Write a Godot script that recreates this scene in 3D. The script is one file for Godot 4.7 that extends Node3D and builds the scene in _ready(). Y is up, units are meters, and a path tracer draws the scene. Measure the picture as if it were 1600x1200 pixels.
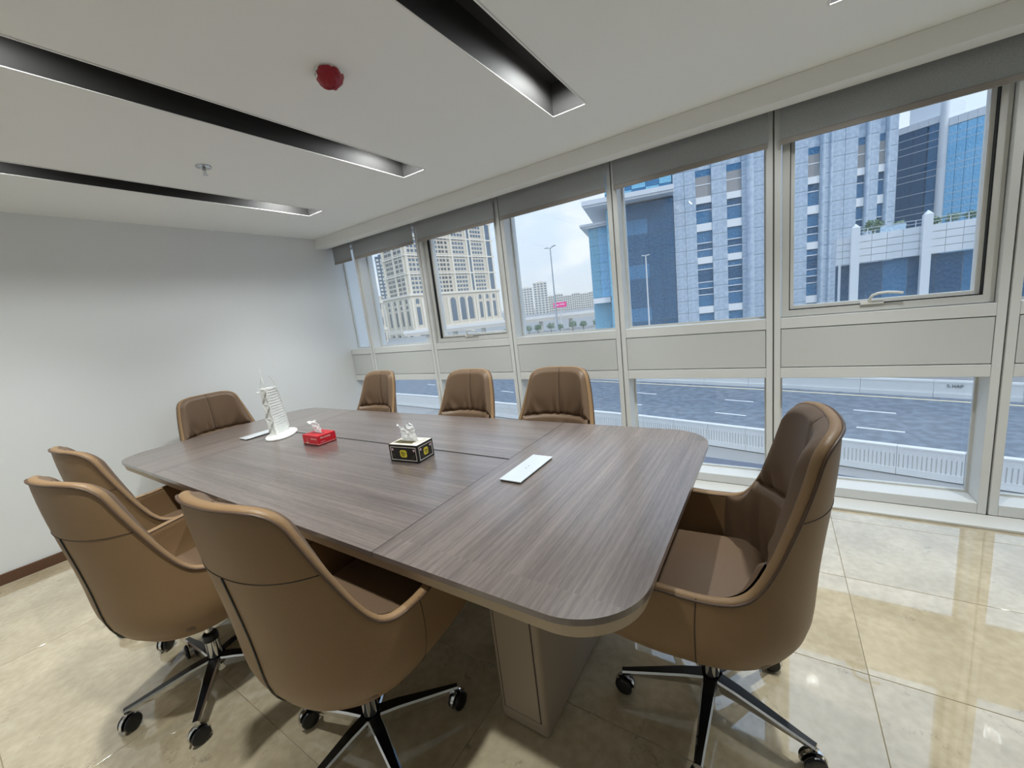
extends Node3D

# ---------------------------------------------------------------- globals
var M := {}                      # materials
var cache := {}                  # shared meshes
var used := {}                   # names taken at top level
const CEIL := 2.52
const TOP := 0.75

# ---------------------------------------------------------------- naming and tagging
func numbered(called: String) -> String:
	if not used.has(called):
		used[called] = 0
		return called
	used[called] += 1
	return "%s_%03d" % [called, used[called]]

func tag(o: Node, label: String, category := "", group := "", kind := "") -> void:
	o.set_meta("label", label)
	if category != "": o.set_meta("category", category)
	if group != "": o.set_meta("group", group)
	if kind != "": o.set_meta("kind", kind)

func thing(called: String, label: String, category: String, at := Vector3.ZERO, turn := 0.0, group := "", kind := "") -> Node3D:
	var o := Node3D.new()
	o.name = numbered(called)
	add_child(o)
	o.position = at
	o.rotation.y = turn
	tag(o, label, category, group, kind)
	return o

func part(parent: Node, called: String, mesh: Mesh, material: Material, at := Vector3.ZERO, rot := Vector3.ZERO) -> MeshInstance3D:
	var o := MeshInstance3D.new()
	o.name = called
	o.mesh = mesh
	o.material_override = material
	parent.add_child(o, true)
	o.position = at
	o.rotation = rot
	return o

func single(called: String, mesh: Mesh, material: Material, label: String, category := "", at := Vector3.ZERO, rot := Vector3.ZERO, kind := "", group := "") -> MeshInstance3D:
	var o := MeshInstance3D.new()
	o.name = numbered(called)
	o.mesh = mesh
	o.material_override = material
	add_child(o)
	o.position = at
	o.rotation = rot
	tag(o, label, category, group, kind)
	return o

# ---------------------------------------------------------------- materials
func mat(called: String, color: Color, rough := 0.6, metal := 0.0, spec := 0.5) -> StandardMaterial3D:
	var m := StandardMaterial3D.new()
	m.albedo_color = color
	m.roughness = rough
	m.metallic = metal
	m.metallic_specular = spec
	M[called] = m
	return m

func c8(r: int, g: int, b: int) -> Color:
	return Color(r / 255.0, g / 255.0, b / 255.0)

func noise(seed_: int, freq: float, octaves := 4) -> FastNoiseLite:
	var n := FastNoiseLite.new()
	n.seed = seed_
	n.noise_type = FastNoiseLite.TYPE_SIMPLEX_SMOOTH
	n.frequency = freq
	n.fractal_type = FastNoiseLite.FRACTAL_FBM
	n.fractal_octaves = octaves
	return n

func ramp_tex(n: FastNoiseLite, size: int, colors: PackedColorArray, offsets: PackedFloat32Array) -> ImageTexture:
	# a seamless noise picture coloured by a ramp
	var im := n.get_seamless_image(size, size)
	im.convert(Image.FORMAT_L8)
	var d := im.get_data()
	var g := Gradient.new()
	g.colors = colors
	g.offsets = offsets
	var lut: Array[Color] = []
	for i in 256:
		lut.append(g.sample(i / 255.0))
	var out := PackedByteArray()
	out.resize(size * size * 3)
	for i in size * size:
		var c := lut[d[i]]
		out[i * 3] = int(c.r * 255.0)
		out[i * 3 + 1] = int(c.g * 255.0)
		out[i * 3 + 2] = int(c.b * 255.0)
	return ImageTexture.create_from_image(Image.create_from_data(size, size, false, Image.FORMAT_RGB8, out))

func grey_tex(n: FastNoiseLite, size: int) -> ImageTexture:
	return ImageTexture.create_from_image(n.get_seamless_image(size, size))

func stretched(seed_: int, freq: float, w: int, h: int, W: int, H: int) -> PackedByteArray:
	var im := noise(seed_, freq, 3).get_image(w, h)
	im.resize(W, H, Image.INTERPOLATE_CUBIC)
	im.convert(Image.FORMAT_L8)
	return im.get_data()

func wood_tex(seed_: int, dark: Color, light: Color) -> ImageTexture:
	var W := 1024
	var H := 1024
	var a := stretched(seed_, 0.011, 12, H, W, H)      # broad bands
	var b := stretched(seed_ + 1, 0.07, 24, H, W, H)   # streaks
	var c := stretched(seed_ + 2, 0.35, 60, H, W, H)   # fine fibre
	var out := PackedByteArray()
	out.resize(W * H * 3)
	for i in W * H:
		var t := (a[i] * 0.26 + b[i] * 0.42 + c[i] * 0.32) / 255.0
		t = clampf((t - 0.5) * 1.6 + 0.5, 0.0, 1.0)
		out[i * 3] = int(lerpf(dark.r, light.r, t) * 255.0)
		out[i * 3 + 1] = int(lerpf(dark.g, light.g, t) * 255.0)
		out[i * 3 + 2] = int(lerpf(dark.b, light.b, t) * 255.0)
	return ImageTexture.create_from_image(Image.create_from_data(W, H, false, Image.FORMAT_RGB8, out))

func marble_tex() -> ImageTexture:
	var S := 1024
	var cloud := noise(11, 0.006, 5).get_seamless_image(S, S)
	var grain := noise(12, 0.05, 4).get_seamless_image(S, S)
	var nv := noise(13, 0.0045, 5)
	nv.domain_warp_enabled = true
	nv.domain_warp_amplitude = 60.0
	nv.domain_warp_frequency = 0.01
	var vein := nv.get_seamless_image(S, S)
	var gate := noise(14, 0.008, 2).get_seamless_image(S, S)
	for im in [cloud, grain, vein, gate]:
		im.convert(Image.FORMAT_L8)
	var dc := cloud.get_data()
	var dg := grain.get_data()
	var dv := vein.get_data()
	var dt := gate.get_data()
	var lo := c8(172, 158, 130)
	var hi := c8(205, 191, 163)
	var out := PackedByteArray()
	out.resize(S * S * 3)
	for i in S * S:
		var t := dc[i] / 255.0 * 0.6 + dg[i] / 255.0 * 0.4
		t = clampf((t - 0.5) * 1.5 + 0.5, 0.0, 1.0)
		var k := 1.0
		var e := absf(dv[i] - 128.0)
		if e < 1.1 and dt[i] > 150:
			k = 0.80 + 0.14 * e
		out[i * 3] = int(lerpf(lo.r, hi.r, t) * 255.0 * k)
		out[i * 3 + 1] = int(lerpf(lo.g, hi.g, t) * 255.0 * k)
		out[i * 3 + 2] = int(lerpf(lo.b, hi.b, t) * 255.0 * k)
	return ImageTexture.create_from_image(Image.create_from_data(S, S, false, Image.FORMAT_RGB8, out))

func weave_tex() -> ImageTexture:
	var S := 512
	var a := stretched(31, 0.5, 64, S, S, S)
	var b := stretched(32, 0.5, S, 96, S, S)
	var out := PackedByteArray()
	out.resize(S * S * 3)
	for i in S * S:
		var t := (a[i] * 0.7 + b[i] * 0.3) / 255.0
		var v := int(clampf(164.0 + (t - 0.5) * 70.0, 0.0, 255.0))
		out[i * 3] = v
		out[i * 3 + 1] = v + 4
		out[i * 3 + 2] = v + 6
	return ImageTexture.create_from_image(Image.create_from_data(S, S, false, Image.FORMAT_RGB8, out))

func make_materials() -> void:
	mat("wall", c8(229, 231, 231), 0.55)
	mat("ceiling", c8(242, 243, 240), 0.8)
	mat("pelmet", c8(240, 240, 237), 0.6)
	mat("grout", c8(150, 138, 112), 0.8)
	mat("frame", c8(219, 220, 218), 0.42)
	mat("frame_groove", c8(120, 118, 112), 0.6)
	mat("panel", c8(204, 206, 204), 0.5)
	mat("gasket", c8(18, 20, 22), 0.6)
	mat("sash", c8(205, 205, 200), 0.4)
	mat("sill", c8(214, 212, 206), 0.35)
	mat("white_plastic", c8(232, 232, 228), 0.4)
	mat("model_white", c8(236, 236, 232), 0.55)
	mat("slot_black", c8(54, 53, 52), 0.7, 0.0, 0.3)
	mat("slot_edge", c8(235, 234, 230), 0.5)
	mat("black", c8(14, 14, 15), 0.4)
	mat("caster_black", c8(16, 17, 19), 0.3)
	mat("chrome", c8(215, 215, 215), 0.08, 1.0)
	mat("bracket", c8(92, 94, 96), 0.5)
	mat("steel", c8(190, 192, 195), 0.22, 1.0)
	mat("baseboard", c8(96, 66, 46), 0.5)
	mat("void", c8(20, 18, 17), 0.8)
	var pane := mat("pane", Color(0.86, 0.93, 0.96, 0.06), 0.0)
	pane.transparency = BaseMaterial3D.TRANSPARENCY_ALPHA
	# leather
	var lh := grey_tex(noise(51, 0.09, 3), 512)
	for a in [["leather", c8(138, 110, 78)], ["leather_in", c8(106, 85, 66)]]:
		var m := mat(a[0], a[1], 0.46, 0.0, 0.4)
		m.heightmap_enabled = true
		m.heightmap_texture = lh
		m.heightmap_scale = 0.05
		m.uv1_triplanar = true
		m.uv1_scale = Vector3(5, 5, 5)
	mat("piping", c8(84, 63, 46), 0.45)
	mat("seam", c8(58, 43, 32), 0.6)
	# table
	var wt := wood_tex(71, c8(84, 74, 70), c8(130, 118, 111))
	var w := mat("wood", Color.WHITE, 0.3, 0.0, 0.5)
	w.albedo_texture = wt
	w.clearcoat_enabled = true
	w.clearcoat = 0.7
	w.clearcoat_roughness = 0.22
	mat("wood_edge", c8(82, 70, 64), 0.4)
	mat("table_beige", c8(178, 160, 134), 0.5)
	mat("pedestal", c8(156, 140, 120), 0.5)
	mat("groove", c8(60, 50, 42), 0.7)
	mat("aluminium", c8(226, 231, 234), 0.32, 0.5)
	# floor
	var ft := marble_tex()
	for k in 4:
		var f := mat("tile%d" % k, Color.WHITE, 0.03, 0.0, 1.0)
		f.clearcoat_enabled = true
		f.clearcoat = 1.0
		f.clearcoat_roughness = 0.02
		f.albedo_texture = ft
		f.uv1_triplanar = true
		f.uv1_world_triplanar = true
		f.uv1_scale = Vector3(0.42, 0.42, 0.42)
		f.uv1_offset = Vector3(0.37 * k, 0.0, 0.61 * k)
	# blinds
	var bl := mat("blind", c8(255, 255, 255), 0.9)
	bl.albedo_texture = weave_tex()
	bl.uv1_triplanar = true
	bl.uv1_scale = Vector3(3.0, 3.0, 3.0)
	mat("blind_bar", c8(150, 144, 138), 0.5)
	# small things
	mat("red_card", c8(196, 14, 34), 0.35)
	mat("red_dark", c8(120, 8, 22), 0.4)
	mat("red_cap", c8(150, 10, 34), 0.3)
	mat("black_card", c8(18, 17, 17), 0.35)
	mat("gold_print", c8(214, 196, 60), 0.4)
	mat("pale_print", c8(226, 218, 204), 0.5)
	mat("pink_print", c8(190, 160, 170), 0.5)
	mat("olive_print", c8(88, 80, 40), 0.5)
	var ti := mat("tissue", c8(246, 246, 246), 0.9)
	ti.backlight_enabled = true
	ti.backlight = Color(0.35, 0.35, 0.35)
	mat("ink", c8(40, 52, 66), 0.6)
	# outdoors
	var asph := mat("asphalt", Color.WHITE, 0.9)
	asph.albedo_texture = ramp_tex(noise(81, 0.03, 5), 512, PackedColorArray([c8(96, 108, 122), c8(120, 132, 146)]), PackedFloat32Array([0.25, 0.75]))
	asph.uv1_triplanar = true
	asph.uv1_world_triplanar = true
	asph.uv1_scale = Vector3(0.08, 0.08, 0.08)
	mat("ground", c8(150, 150, 150), 0.9)
	mat("kerb_dark", c8(76, 84, 106), 0.9)
	mat("concrete", c8(222, 222, 220), 0.7)
	mat("concrete_slot", c8(176, 180, 186), 0.8)
	mat("road_white", c8(240, 240, 238), 0.7)
	mat("road_cream", c8(236, 220, 184), 0.7)
	var st := mat("stone", Color.WHITE, 0.7)
	st.albedo_texture = ramp_tex(noise(83, 0.02, 5), 512, PackedColorArray([c8(158, 176, 196), c8(182, 198, 214)]), PackedFloat32Array([0.25, 0.75]))
	st.uv1_triplanar = true
	st.uv1_scale = Vector3(0.12, 0.12, 0.12)
	mat("stone_joint", c8(140, 150, 164), 0.8)
	mat("louvre", c8(150, 150, 152), 0.8)
	mat("spandrel", c8(226, 230, 234), 0.5)
	var gn := grey_tex(noise(85, 0.03, 3), 256)
	for a in [["glass_dark", c8(40, 86, 124), 0.14], ["glass_mid", c8(62, 116, 158), 0.16], ["glass_teal", c8(124, 184, 212), 0.15], ["glass_blue", c8(132, 196, 236), 0.1], ["glass_pale", c8(176, 200, 218), 0.2]]:
		var g := mat(a[0], a[1], a[2], 0.0, 0.4)
		g.normal_enabled = false
		g.heightmap_enabled = true
		g.heightmap_texture = gn
		g.heightmap_scale = 6.0
		g.uv1_triplanar = true
		g.uv1_scale = Vector3(0.35, 0.35, 0.35)
	mat("metal_line", c8(206, 216, 224), 0.4, 0.3)
	mat("cladding", c8(214, 220, 226), 0.45)
	mat("old_stone", c8(208, 198, 180), 0.8)
	mat("old_stone_light", c8(226, 218, 202), 0.8)
	mat("far_block", c8(222, 216, 204), 0.8)
	mat("city_glass", c8(70, 92, 114), 0.12, 0.0, 0.7)
	mat("far_window", c8(64, 68, 74), 0.25, 0.0, 0.6)
	mat("bridge", c8(196, 192, 184), 0.8)
	mat("leaf", c8(98, 124, 98), 0.9)
	mat("leaf_pale", c8(128, 148, 126), 0.9)
	mat("bark", c8(92, 80, 68), 0.9)
	mat("pole", c8(206, 208, 210), 0.5, 0.2)
	mat("pink_board", c8(246, 40, 150), 0.5)

# ---------------------------------------------------------------- mesh helpers
func box(x: float, y: float, z: float) -> Mesh:
	var key := "b%.4f_%.4f_%.4f" % [x, y, z]
	if not cache.has(key):
		var b := BoxMesh.new()
		b.size = Vector3(x, y, z)
		cache[key] = b
	return cache[key]

func cyl(r: float, h: float, seg := 20, r2 := -1.0) -> Mesh:
	var key := "c%.4f_%.4f_%d_%.4f" % [r, h, seg, r2]
	if not cache.has(key):
		var b := CylinderMesh.new()
		b.bottom_radius = r
		b.top_radius = r if r2 < 0.0 else r2
		b.height = h
		b.radial_segments = seg
		b.rings = 1
		cache[key] = b
	return cache[key]

# a box with rounded edges
func rbox(x: float, y: float, z: float, r: float, steps := 1) -> Mesh:
	var key := "r%.4f_%.4f_%.4f_%.4f_%d" % [x, y, z, r, steps]
	if cache.has(key):
		return cache[key]
	var st := SurfaceTool.new()
	st.begin(Mesh.PRIMITIVE_TRIANGLES)
	add_rbox(st, Vector3.ZERO, Vector3(x, y, z), r, steps)
	cache[key] = st.commit()
	return cache[key]

func add_rbox(st: SurfaceTool, at: Vector3, size: Vector3, r: float, steps := 1) -> void:
	var h := size * 0.5
	var cs := []
	for ax in 3:
		var l := []
		for i in steps + 1:
			l.append(-h[ax] + r * i / steps)
		for i in steps + 1:
			l.append(h[ax] - r + r * i / steps)
		cs.append(l)
	var lim := h - Vector3(r, r, r)
	for ax in 3:
		var b := (ax + 1) % 3
		var c := (ax + 2) % 3
		for s in [-1.0, 1.0]:
			for i in cs[b].size() - 1:
				for j in cs[c].size() - 1:
					var q := []
					var ns := []
					for e in [[i, j], [i + 1, j], [i + 1, j + 1], [i, j + 1]]:
						var p := Vector3.ZERO
						p[ax] = s * h[ax]
						p[b] = cs[b][e[0]]
						p[c] = cs[c][e[1]]
						var n := p.clamp(-lim, lim)
						var dl := (p - n).normalized()
						ns.append(dl)
						q.append(at + n + dl * r)
					for k in ([0, 2, 1, 0, 3, 2] if s > 0.0 else [0, 1, 2, 0, 2, 3]):
						st.set_normal(ns[k])
						st.add_vertex(q[k])

func tri(st: SurfaceTool, a: Vector3, b: Vector3, c: Vector3) -> void:
	st.add_vertex(a)
	st.add_vertex(b)
	st.add_vertex(c)

func quad(st: SurfaceTool, a: Vector3, b: Vector3, c: Vector3, d: Vector3) -> void:
	tri(st, a, b, c)
	tri(st, a, c, d)

func add_box(st: SurfaceTool, lo: Vector3, hi: Vector3) -> void:
	st.set_smooth_group(-1)
	var p := []
	for k in 8:
		p.append(Vector3(hi.x if k & 1 else lo.x, hi.y if k & 2 else lo.y, hi.z if k & 4 else lo.z))
	for f in [[0, 2, 3, 1], [4, 5, 7, 6], [0, 4, 6, 2], [1, 3, 7, 5], [0, 1, 5, 4], [2, 6, 7, 3]]:
		# clockwise seen from outside
		quad(st, p[f[0]], p[f[3]], p[f[2]], p[f[1]])

func begin() -> SurfaceTool:
	var st := SurfaceTool.new()
	st.begin(Mesh.PRIMITIVE_TRIANGLES)
	return st

func done(st: SurfaceTool) -> ArrayMesh:
	st.generate_normals()
	return st.commit()

# smooth surface from f(u, v) with u, v in 0..1
func grid(nu: int, nv: int, f: Callable, flip := false, uvs := Vector2.ONE) -> ArrayMesh:
	var st := begin()
	st.set_smooth_group(0)
	for j in nv + 1:
		for i in nu + 1:
			var u := float(i) / nu
			var v := float(j) / nv
			st.set_uv(Vector2(u, v) * uvs)
			st.add_vertex(f.call(u, v))
	for j in nv:
		for i in nu:
			var a := j * (nu + 1) + i
			var b := a + 1
			var c := a + nu + 1
			var d := c + 1
			if flip:
				for k in [a, b, d, a, d, c]: st.add_index(k)
			else:
				for k in [a, d, b, a, c, d]: st.add_index(k)
	st.generate_normals()
	return st.commit()

# a round tube along points
func tube(pts: PackedVector3Array, r: float, seg := 6) -> ArrayMesh:
	var st := begin()
	st.set_smooth_group(0)
	var n := pts.size()
	var up := Vector3.UP
	for i in n:
		var t := (pts[mini(i + 1, n - 1)] - pts[maxi(i - 1, 0)]).normalized()
		if absf(t.dot(up)) > 0.95:
			up = Vector3.RIGHT
		var sx := t.cross(up).normalized()
		up = sx.cross(t).normalized()
		for k in seg:
			var a := TAU * k / seg
			st.add_vertex(pts[i] + (sx * cos(a) + up * sin(a)) * r)
	for i in n - 1:
		for k in seg:
			var a := i * seg + k
			var b := i * seg + (k + 1) % seg
			for q in [a, b, a + seg, b, b + seg, a + seg]: st.add_index(q)
	for k in range(1, seg - 1):
		for q in [0, k + 1, k]: st.add_index(q)
		var e := (n - 1) * seg
		for q in [e, e + k, e + k + 1]: st.add_index(q)
	st.generate_normals()
	return st.commit()

# turned profile: points (radius, y)
func lathe(prof: PackedVector2Array, seg := 24) -> ArrayMesh:
	var st := begin()
	var n := prof.size()
	for i in n - 1:
		st.set_smooth_group(i)
		for k in seg:
			var a := TAU * k / seg
			var b := TAU * (k + 1) / seg
			var p := Vector3(cos(a) * prof[i].x, prof[i].y, sin(a) * prof[i].x)
			var q := Vector3(cos(b) * prof[i].x, prof[i].y, sin(b) * prof[i].x)
			var r := Vector3(cos(b) * prof[i + 1].x, prof[i + 1].y, sin(b) * prof[i + 1].x)
			var s := Vector3(cos(a) * prof[i + 1].x, prof[i + 1].y, sin(a) * prof[i + 1].x)
			quad(st, p, s, r, q)
	return done(st)

# flat outline in x, z pulled from y0 to y1; uv = (x, z) * uvs, turned when along_z
func slab(outline: PackedVector2Array, y0: float, y1: float, uvs := 1.0, along_z := false, chamfer := 0.0) -> ArrayMesh:
	var st := begin()
	st.set_smooth_group(-1)
	var inner := outline
	if chamfer > 0.0:
		inner = Geometry2D.offset_polygon(outline, -chamfer, Geometry2D.JOIN_MITER)[0]
		if inner.size() != outline.size():
			inner = outline
			chamfer = 0.0
		else:
			# start both outlines at the nearest corner
			var best := 0
			for k in inner.size():
				if inner[k].distance_to(outline[0]) < inner[best].distance_to(outline[0]): best = k
			var turned := PackedVector2Array()
			for k in inner.size(): turned.append(inner[(k + best) % inner.size()])
			inner = turned
	var tris := Geometry2D.triangulate_polygon(inner)
	var cw := Geometry2D.is_polygon_clockwise(inner)
	for t in range(0, tris.size(), 3):
		var ids := [tris[t], tris[t + 1], tris[t + 2]]
		var p0 := inner[ids[0]]
		var p1 := inner[ids[1]]
		var p2 := inner[ids[2]]
		if (p1 - p0).cross(p2 - p0) < 0.0:
			ids = [ids[0], ids[2], ids[1]]
		for i in ids:
			var p := inner[i]
			st.set_uv((Vector2(p.y, p.x) if along_z else p) * uvs)
			st.add_vertex(Vector3(p.x, y1, p.y))
		for k in [2, 1, 0]:
			var p := inner[ids[k]]
			st.set_uv((Vector2(p.y, p.x) if along_z else p) * uvs)
			st.add_vertex(Vector3(p.x, y0, p.y))
	var n := outline.size()
	for i in n:
		var j := (i + 1) % n
		var a := outline[i]
		var b := outline[j]
		var ys := [y1 - chamfer, y0 + chamfer]
		var rows := [[inner[i], inner[j], y1], [a, b, ys[0]], [a, b, ys[1]], [inner[i], inner[j], y0]]
		for k in 3:
			var u: Array = rows[k]
			var v: Array = rows[k + 1]
			if u[2] == v[2] and chamfer == 0.0: continue
			var q := [Vector3(u[0].x, u[2], u[0].y), Vector3(u[1].x, u[2], u[1].y), Vector3(v[1].x, v[2], v[1].y), Vector3(v[0].x, v[2], v[0].y)]
			st.set_uv(Vector2(a.x + a.y, 0) * uvs)
			if cw: quad(st, q[3], q[2], q[1], q[0])
			else: quad(st, q[0], q[1], q[2], q[3])
	return done(st)

func rounded_rect(x0: float, z0: float, x1: float, z1: float, r: float, seg := 12) -> PackedVector2Array:
	var p := PackedVector2Array()
	for c in [[x1 - r, z1 - r, 0.0], [x0 + r, z1 - r, 90.0], [x0 + r, z0 + r, 180.0], [x1 - r, z0 + r, 270.0]]:
		for i in seg + 1:
			var a := deg_to_rad(c[2] + 90.0 * i / seg)
			p.append(Vector2(c[0] + cos(a) * r, c[1] + sin(a) * r))
	return p

func rect2(x0: float, z0: float, x1: float, z1: float) -> PackedVector2Array:
	return PackedVector2Array([Vector2(x0, z0), Vector2(x1, z0), Vector2(x1, z1), Vector2(x0, z1)])

func lettering(text: String, height: float, depth := 0.002) -> TextMesh:
	var t := TextMesh.new()
	var f := SystemFont.new()
	f.font_names = PackedStringArray(["Droid Sans"])
	t.font = f
	t.text = text
	t.font_size = 32
	t.pixel_size = height / 24.0
	t.depth = depth
	t.curve_step = 2.0
	return t

# piecewise cubic through (x, y) keys
func keyed(keys: Array, x: float) -> float:
	var n := keys.size()
	if x <= keys[0][0]: return keys[0][1]
	if x >= keys[n - 1][0]: return keys[n - 1][1]
	for i in n - 1:
		if x <= keys[i + 1][0]:
			var x0: float = keys[i][0]
			var x1: float = keys[i + 1][0]
			var y0: float = keys[i][1]
			var y1: float = keys[i + 1][1]
			var d := x1 - x0
			var s := (y1 - y0) / d
			var m0 := s
			var m1 := s
			if i > 0:
				var sp: float = (y0 - keys[i - 1][1]) / (x0 - keys[i - 1][0])
				m0 = 0.0 if sp * s <= 0.0 else 2.0 * sp * s / (sp + s)
			if i < n - 2:
				var sn: float = (keys[i + 2][1] - y1) / (keys[i + 2][0] - x1)
				m1 = 0.0 if sn * s <= 0.0 else 2.0 * sn * s / (sn + s)
			var t := (x - x0) / d
			return (2*t*t*t - 3*t*t + 1) * y0 + (t*t*t - 2*t*t + t) * d * m0 + (3*t*t - 2*t*t*t) * y1 + (t*t*t - t*t) * d * m1
	return keys[n - 1][1]

# ---------------------------------------------------------------- chair
const CW := 0.325
const CB := 0.30
const CZ := 0.02
const CF := 0.29
const W1 := 0.55
const PY := 0.70
const EDGE := [[0.0, 1.03], [0.10, 1.029], [0.17, 1.022], [0.215, 1.008], [0.25, 0.98], [0.272, 0.932], [0.318, 0.82], [0.36, 0.72], [0.395, 0.662], [0.43, 0.632], [0.475, 0.618], [0.54, 0.615], [0.65, 0.620], [0.80, 0.627], [0.95, 0.632], [0.985, 0.625], [1.0, 0.60]]
const BOTTOM := [[0.0, 0.312], [0.3, 0.315], [0.55, 0.337], [0.8, 0.39], [1.0, 0.435]]

func plan(w: float) -> Vector2:
	var a := absf(w)
	var p: Vector2
	if a < W1:
		var f := a / W1 * PI * 0.5
		p = Vector2(CW * pow(sin(f), 0.86), CZ + CB * pow(maxf(cos(f), 0.0), 0.86))
	else:
		var s := (a - W1) / (1.0 - W1)
		p = Vector2(CW - 0.012 * s * s, CZ - s * (CZ + CF))
	return Vector2(p.x * signf(w), p.y)

func shell_at(w: float, y: float) -> Vector3:
	var p := plan(w)
	var k := 1.0
	if y < 0.62:
		k = sqrt(maxf(1.0 - pow((0.62 - y) / 0.335, 4.0), 0.02))
	return Vector3(p.x * k, y, p.y * k + 0.045 * smoothstep(0.5, 1.03, y) - 0.035)

func shell_out(w: float) -> Vector3:
	var e := 0.012
	var t := plan(clampf(w + e, -1, 1)) - plan(clampf(w - e, -1, 1))
	var n := Vector3(t.y, 0, -t.x).normalized()
	return -n if n.dot(Vector3(plan(w).x, 0, plan(w).y)) < 0.0 else n

func inner_at(w: float, y: float, depth: float) -> Vector3:
	return shell_at(w, y) - shell_out(w) * depth

func chair_meshes() -> void:
	var th := 0.028
	var edge := func(w: float) -> float: return keyed(EDGE, absf(w))
	var spread := func(u: float) -> float:
		return (u * 2.0 - 1.0)
	# outer shell, rolled rim and inner lining in one skin
	cache["shell"] = grid(120, 34, func(u: float, v: float) -> Vector3:
		var w: float = spread.call(u)
		var yt: float = edge.call(w)
		var yb := keyed(BOTTOM, absf(w))
		var r := v * 34.0
		if r <= 18.0:
			return shell_at(w, lerpf(yb, yt, r / 18.0))
		var e := 0.006
		var t := shell_at(w + e, edge.call(w + e)) - shell_at(w - e, edge.call(w - e))
		var n := shell_out(w)
		var d := t.cross(n).normalized()
		if d.y < 0.0: d = -d
		var o := shell_at(w, yt)
		if r <= 24.0:
			var a := (r - 18.0) / 6.0 * PI
			return o - n * th * (1.0 - cos(a)) * 0.5 + d * sin(a) * 0.009
		return inner_at(w, lerpf(yt, 0.40, (r - 24.0) / 10.0), th), true)
	cache["underside"] = grid(12, 24, func(u: float, v: float) -> Vector3:
		var w := maxf(v, 0.001)
		var p := shell_at(w, keyed(BOTTOM, w))
		return Vector3(lerpf(-p.x, p.x, u), p.y, p.z), true)
	# upper back pillow with a centre seam and gathers above its lower edge
	cache["pillow"] = grid(96, 48, func(u: float, v: float) -> Vector3:
		var s := u * 2.0 - 1.0
		var w := s * 0.375
		var yt: float = edge.call(w) + 0.003
		var y := lerpf(minf(PY, yt - 0.01), yt, v)
		var side := 1.0 - pow(absf(s), 12.0)
		var up := sqrt(clampf((yt - y) / 0.024, 0.0, 1.0))
		var low := sqrt(clampf((y - PY) / 0.03, 0.0, 1.0))
		var d := 0.022 + 0.034 * side * (0.1 + 0.9 * up) * (0.2 + 0.8 * low) + 0.014 * side * sin(clampf((y - PY) / (yt - PY + 0.001), 0.0, 1.0) * PI)
		d -= 0.007 * exp(-pow(s / 0.018, 2.0)) * side
		var fan := s * 30.0 + sin(s * 7.0) * 2.6 - s * (y - PY) * 60.0
		var fade := exp(-pow((y - PY - 0.012) / 0.075, 2.0))
		d += 0.0085 * sin(fan) * fade * side * (0.6 + 0.4 * sin(s * 13.0 + 1.0))
		return inner_at(w, y, d), false)
	# lower lumbar cushion, wrinkled
	cache["lumbar"] = grid(96, 40, func(u: float, v: float) -> Vector3:
		var s := u * 2.0 - 1.0
		var w := s * 0.50
		var y := lerpf(0.44, minf(PY + 0.01, edge.call(w) + 0.004), v)
		var side := 1.0 - pow(absf(s), 6.0)
		var up := pow(clampf((1.0 - v) / 0.08, 0.0, 1.0), 0.5)
		var d := 0.024 + (0.046 + 0.012 * sin(v * PI)) * side * (0.4 + 0.6 * up)
		var fold := s * 30.0 + sin(v * 2.4 + s * 3.0) * 1.6
		d += 0.0075 * sin(fold) * sin(clampf(v * 1.15, 0.0, 1.0) * PI) * side * (0.55 + 0.45 * sin(s * 9.0 + 2.0))
		return inner_at(w, y, d), false)
	# seat cushion
	cache["seat"] = rbox(0.53, 0.10, 0.49, 0.040, 3)
	# piping along the outer edge
	var pts := PackedVector3Array()
	for i in 141:
		var w := -1.0 + 2.0 * i / 140.0
		pts.append(shell_at(w, edge.call(w) + 0.001) + shell_out(w) * 0.0025)
	cache["piping"] = tube(pts, 0.0042, 6)
	var pi2 := PackedVector3Array()
	for i in 121:
		var w := -0.97 + 1.94 * i / 120.0
		pi2.append(inner_at(w, edge.call(w) + 0.001, th - 0.002))
	cache["piping_in"] = tube(pi2, 0.0030, 5)
	var zp := PackedVector3Array()
	for i in 21:
		zp.append(shell_at(0.0, lerpf(0.315, 0.83, i / 20.0)) + Vector3(0, 0, 0.0005))
	cache["zip"] = tube(zp, 0.0038, 5)
	var sm := PackedVector3Array()
	for i in 41:
		var w := lerpf(-0.304, 0.304, i / 40.0)
		sm.append(shell_at(w, 0.842 - 0.012 * cos(w * 3.5)) + shell_out(w) * 0.0002)
	cache["seam_h"] = tube(sm, 0.0016, 4)
	for s in [-1.0, 1.0]:
		var sv := PackedVector3Array()
		for i in 17:
			sv.append(shell_at(0.55 * s, lerpf(0.345, 0.622, i / 16.0)) + shell_out(0.55 * s) * 0.0002)
		cache["seam_v%d" % int(s)] = tube(sv, 0.0016, 4)
	cache["pillow_seam"] = tube(pillow_line(), 0.0024, 5)
	# base
	cache["lift"] = lathe(PackedVector2Array([Vector2(0.0, 0.34), Vector2(0.014, 0.34), Vector2(0.014, 0.20), Vector2(0.0, 0.20)]), 20)
	cache["sleeve"] = lathe(PackedVector2Array([Vector2(0.0, 0.225), Vector2(0.024, 0.225), Vector2(0.026, 0.22), Vector2(0.028, 0.10), Vector2(0.04, 0.095), Vector2(0.042, 0.07), Vector2(0.034, 0.062), Vector2(0.0, 0.062)]), 24)
	cache["collar"] = lathe(PackedVector2Array([Vector2(0.0, 0.235), Vector2(0.026, 0.235), Vector2(0.029, 0.23), Vector2(0.029, 0.205), Vector2(0.0, 0.205)]), 24)
	cache["mount"] = rbox(0.20, 0.035, 0.24, 0.012, 2)
	var sp := begin()
	sp.set_smooth_group(-1)
	var prof := []
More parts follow.
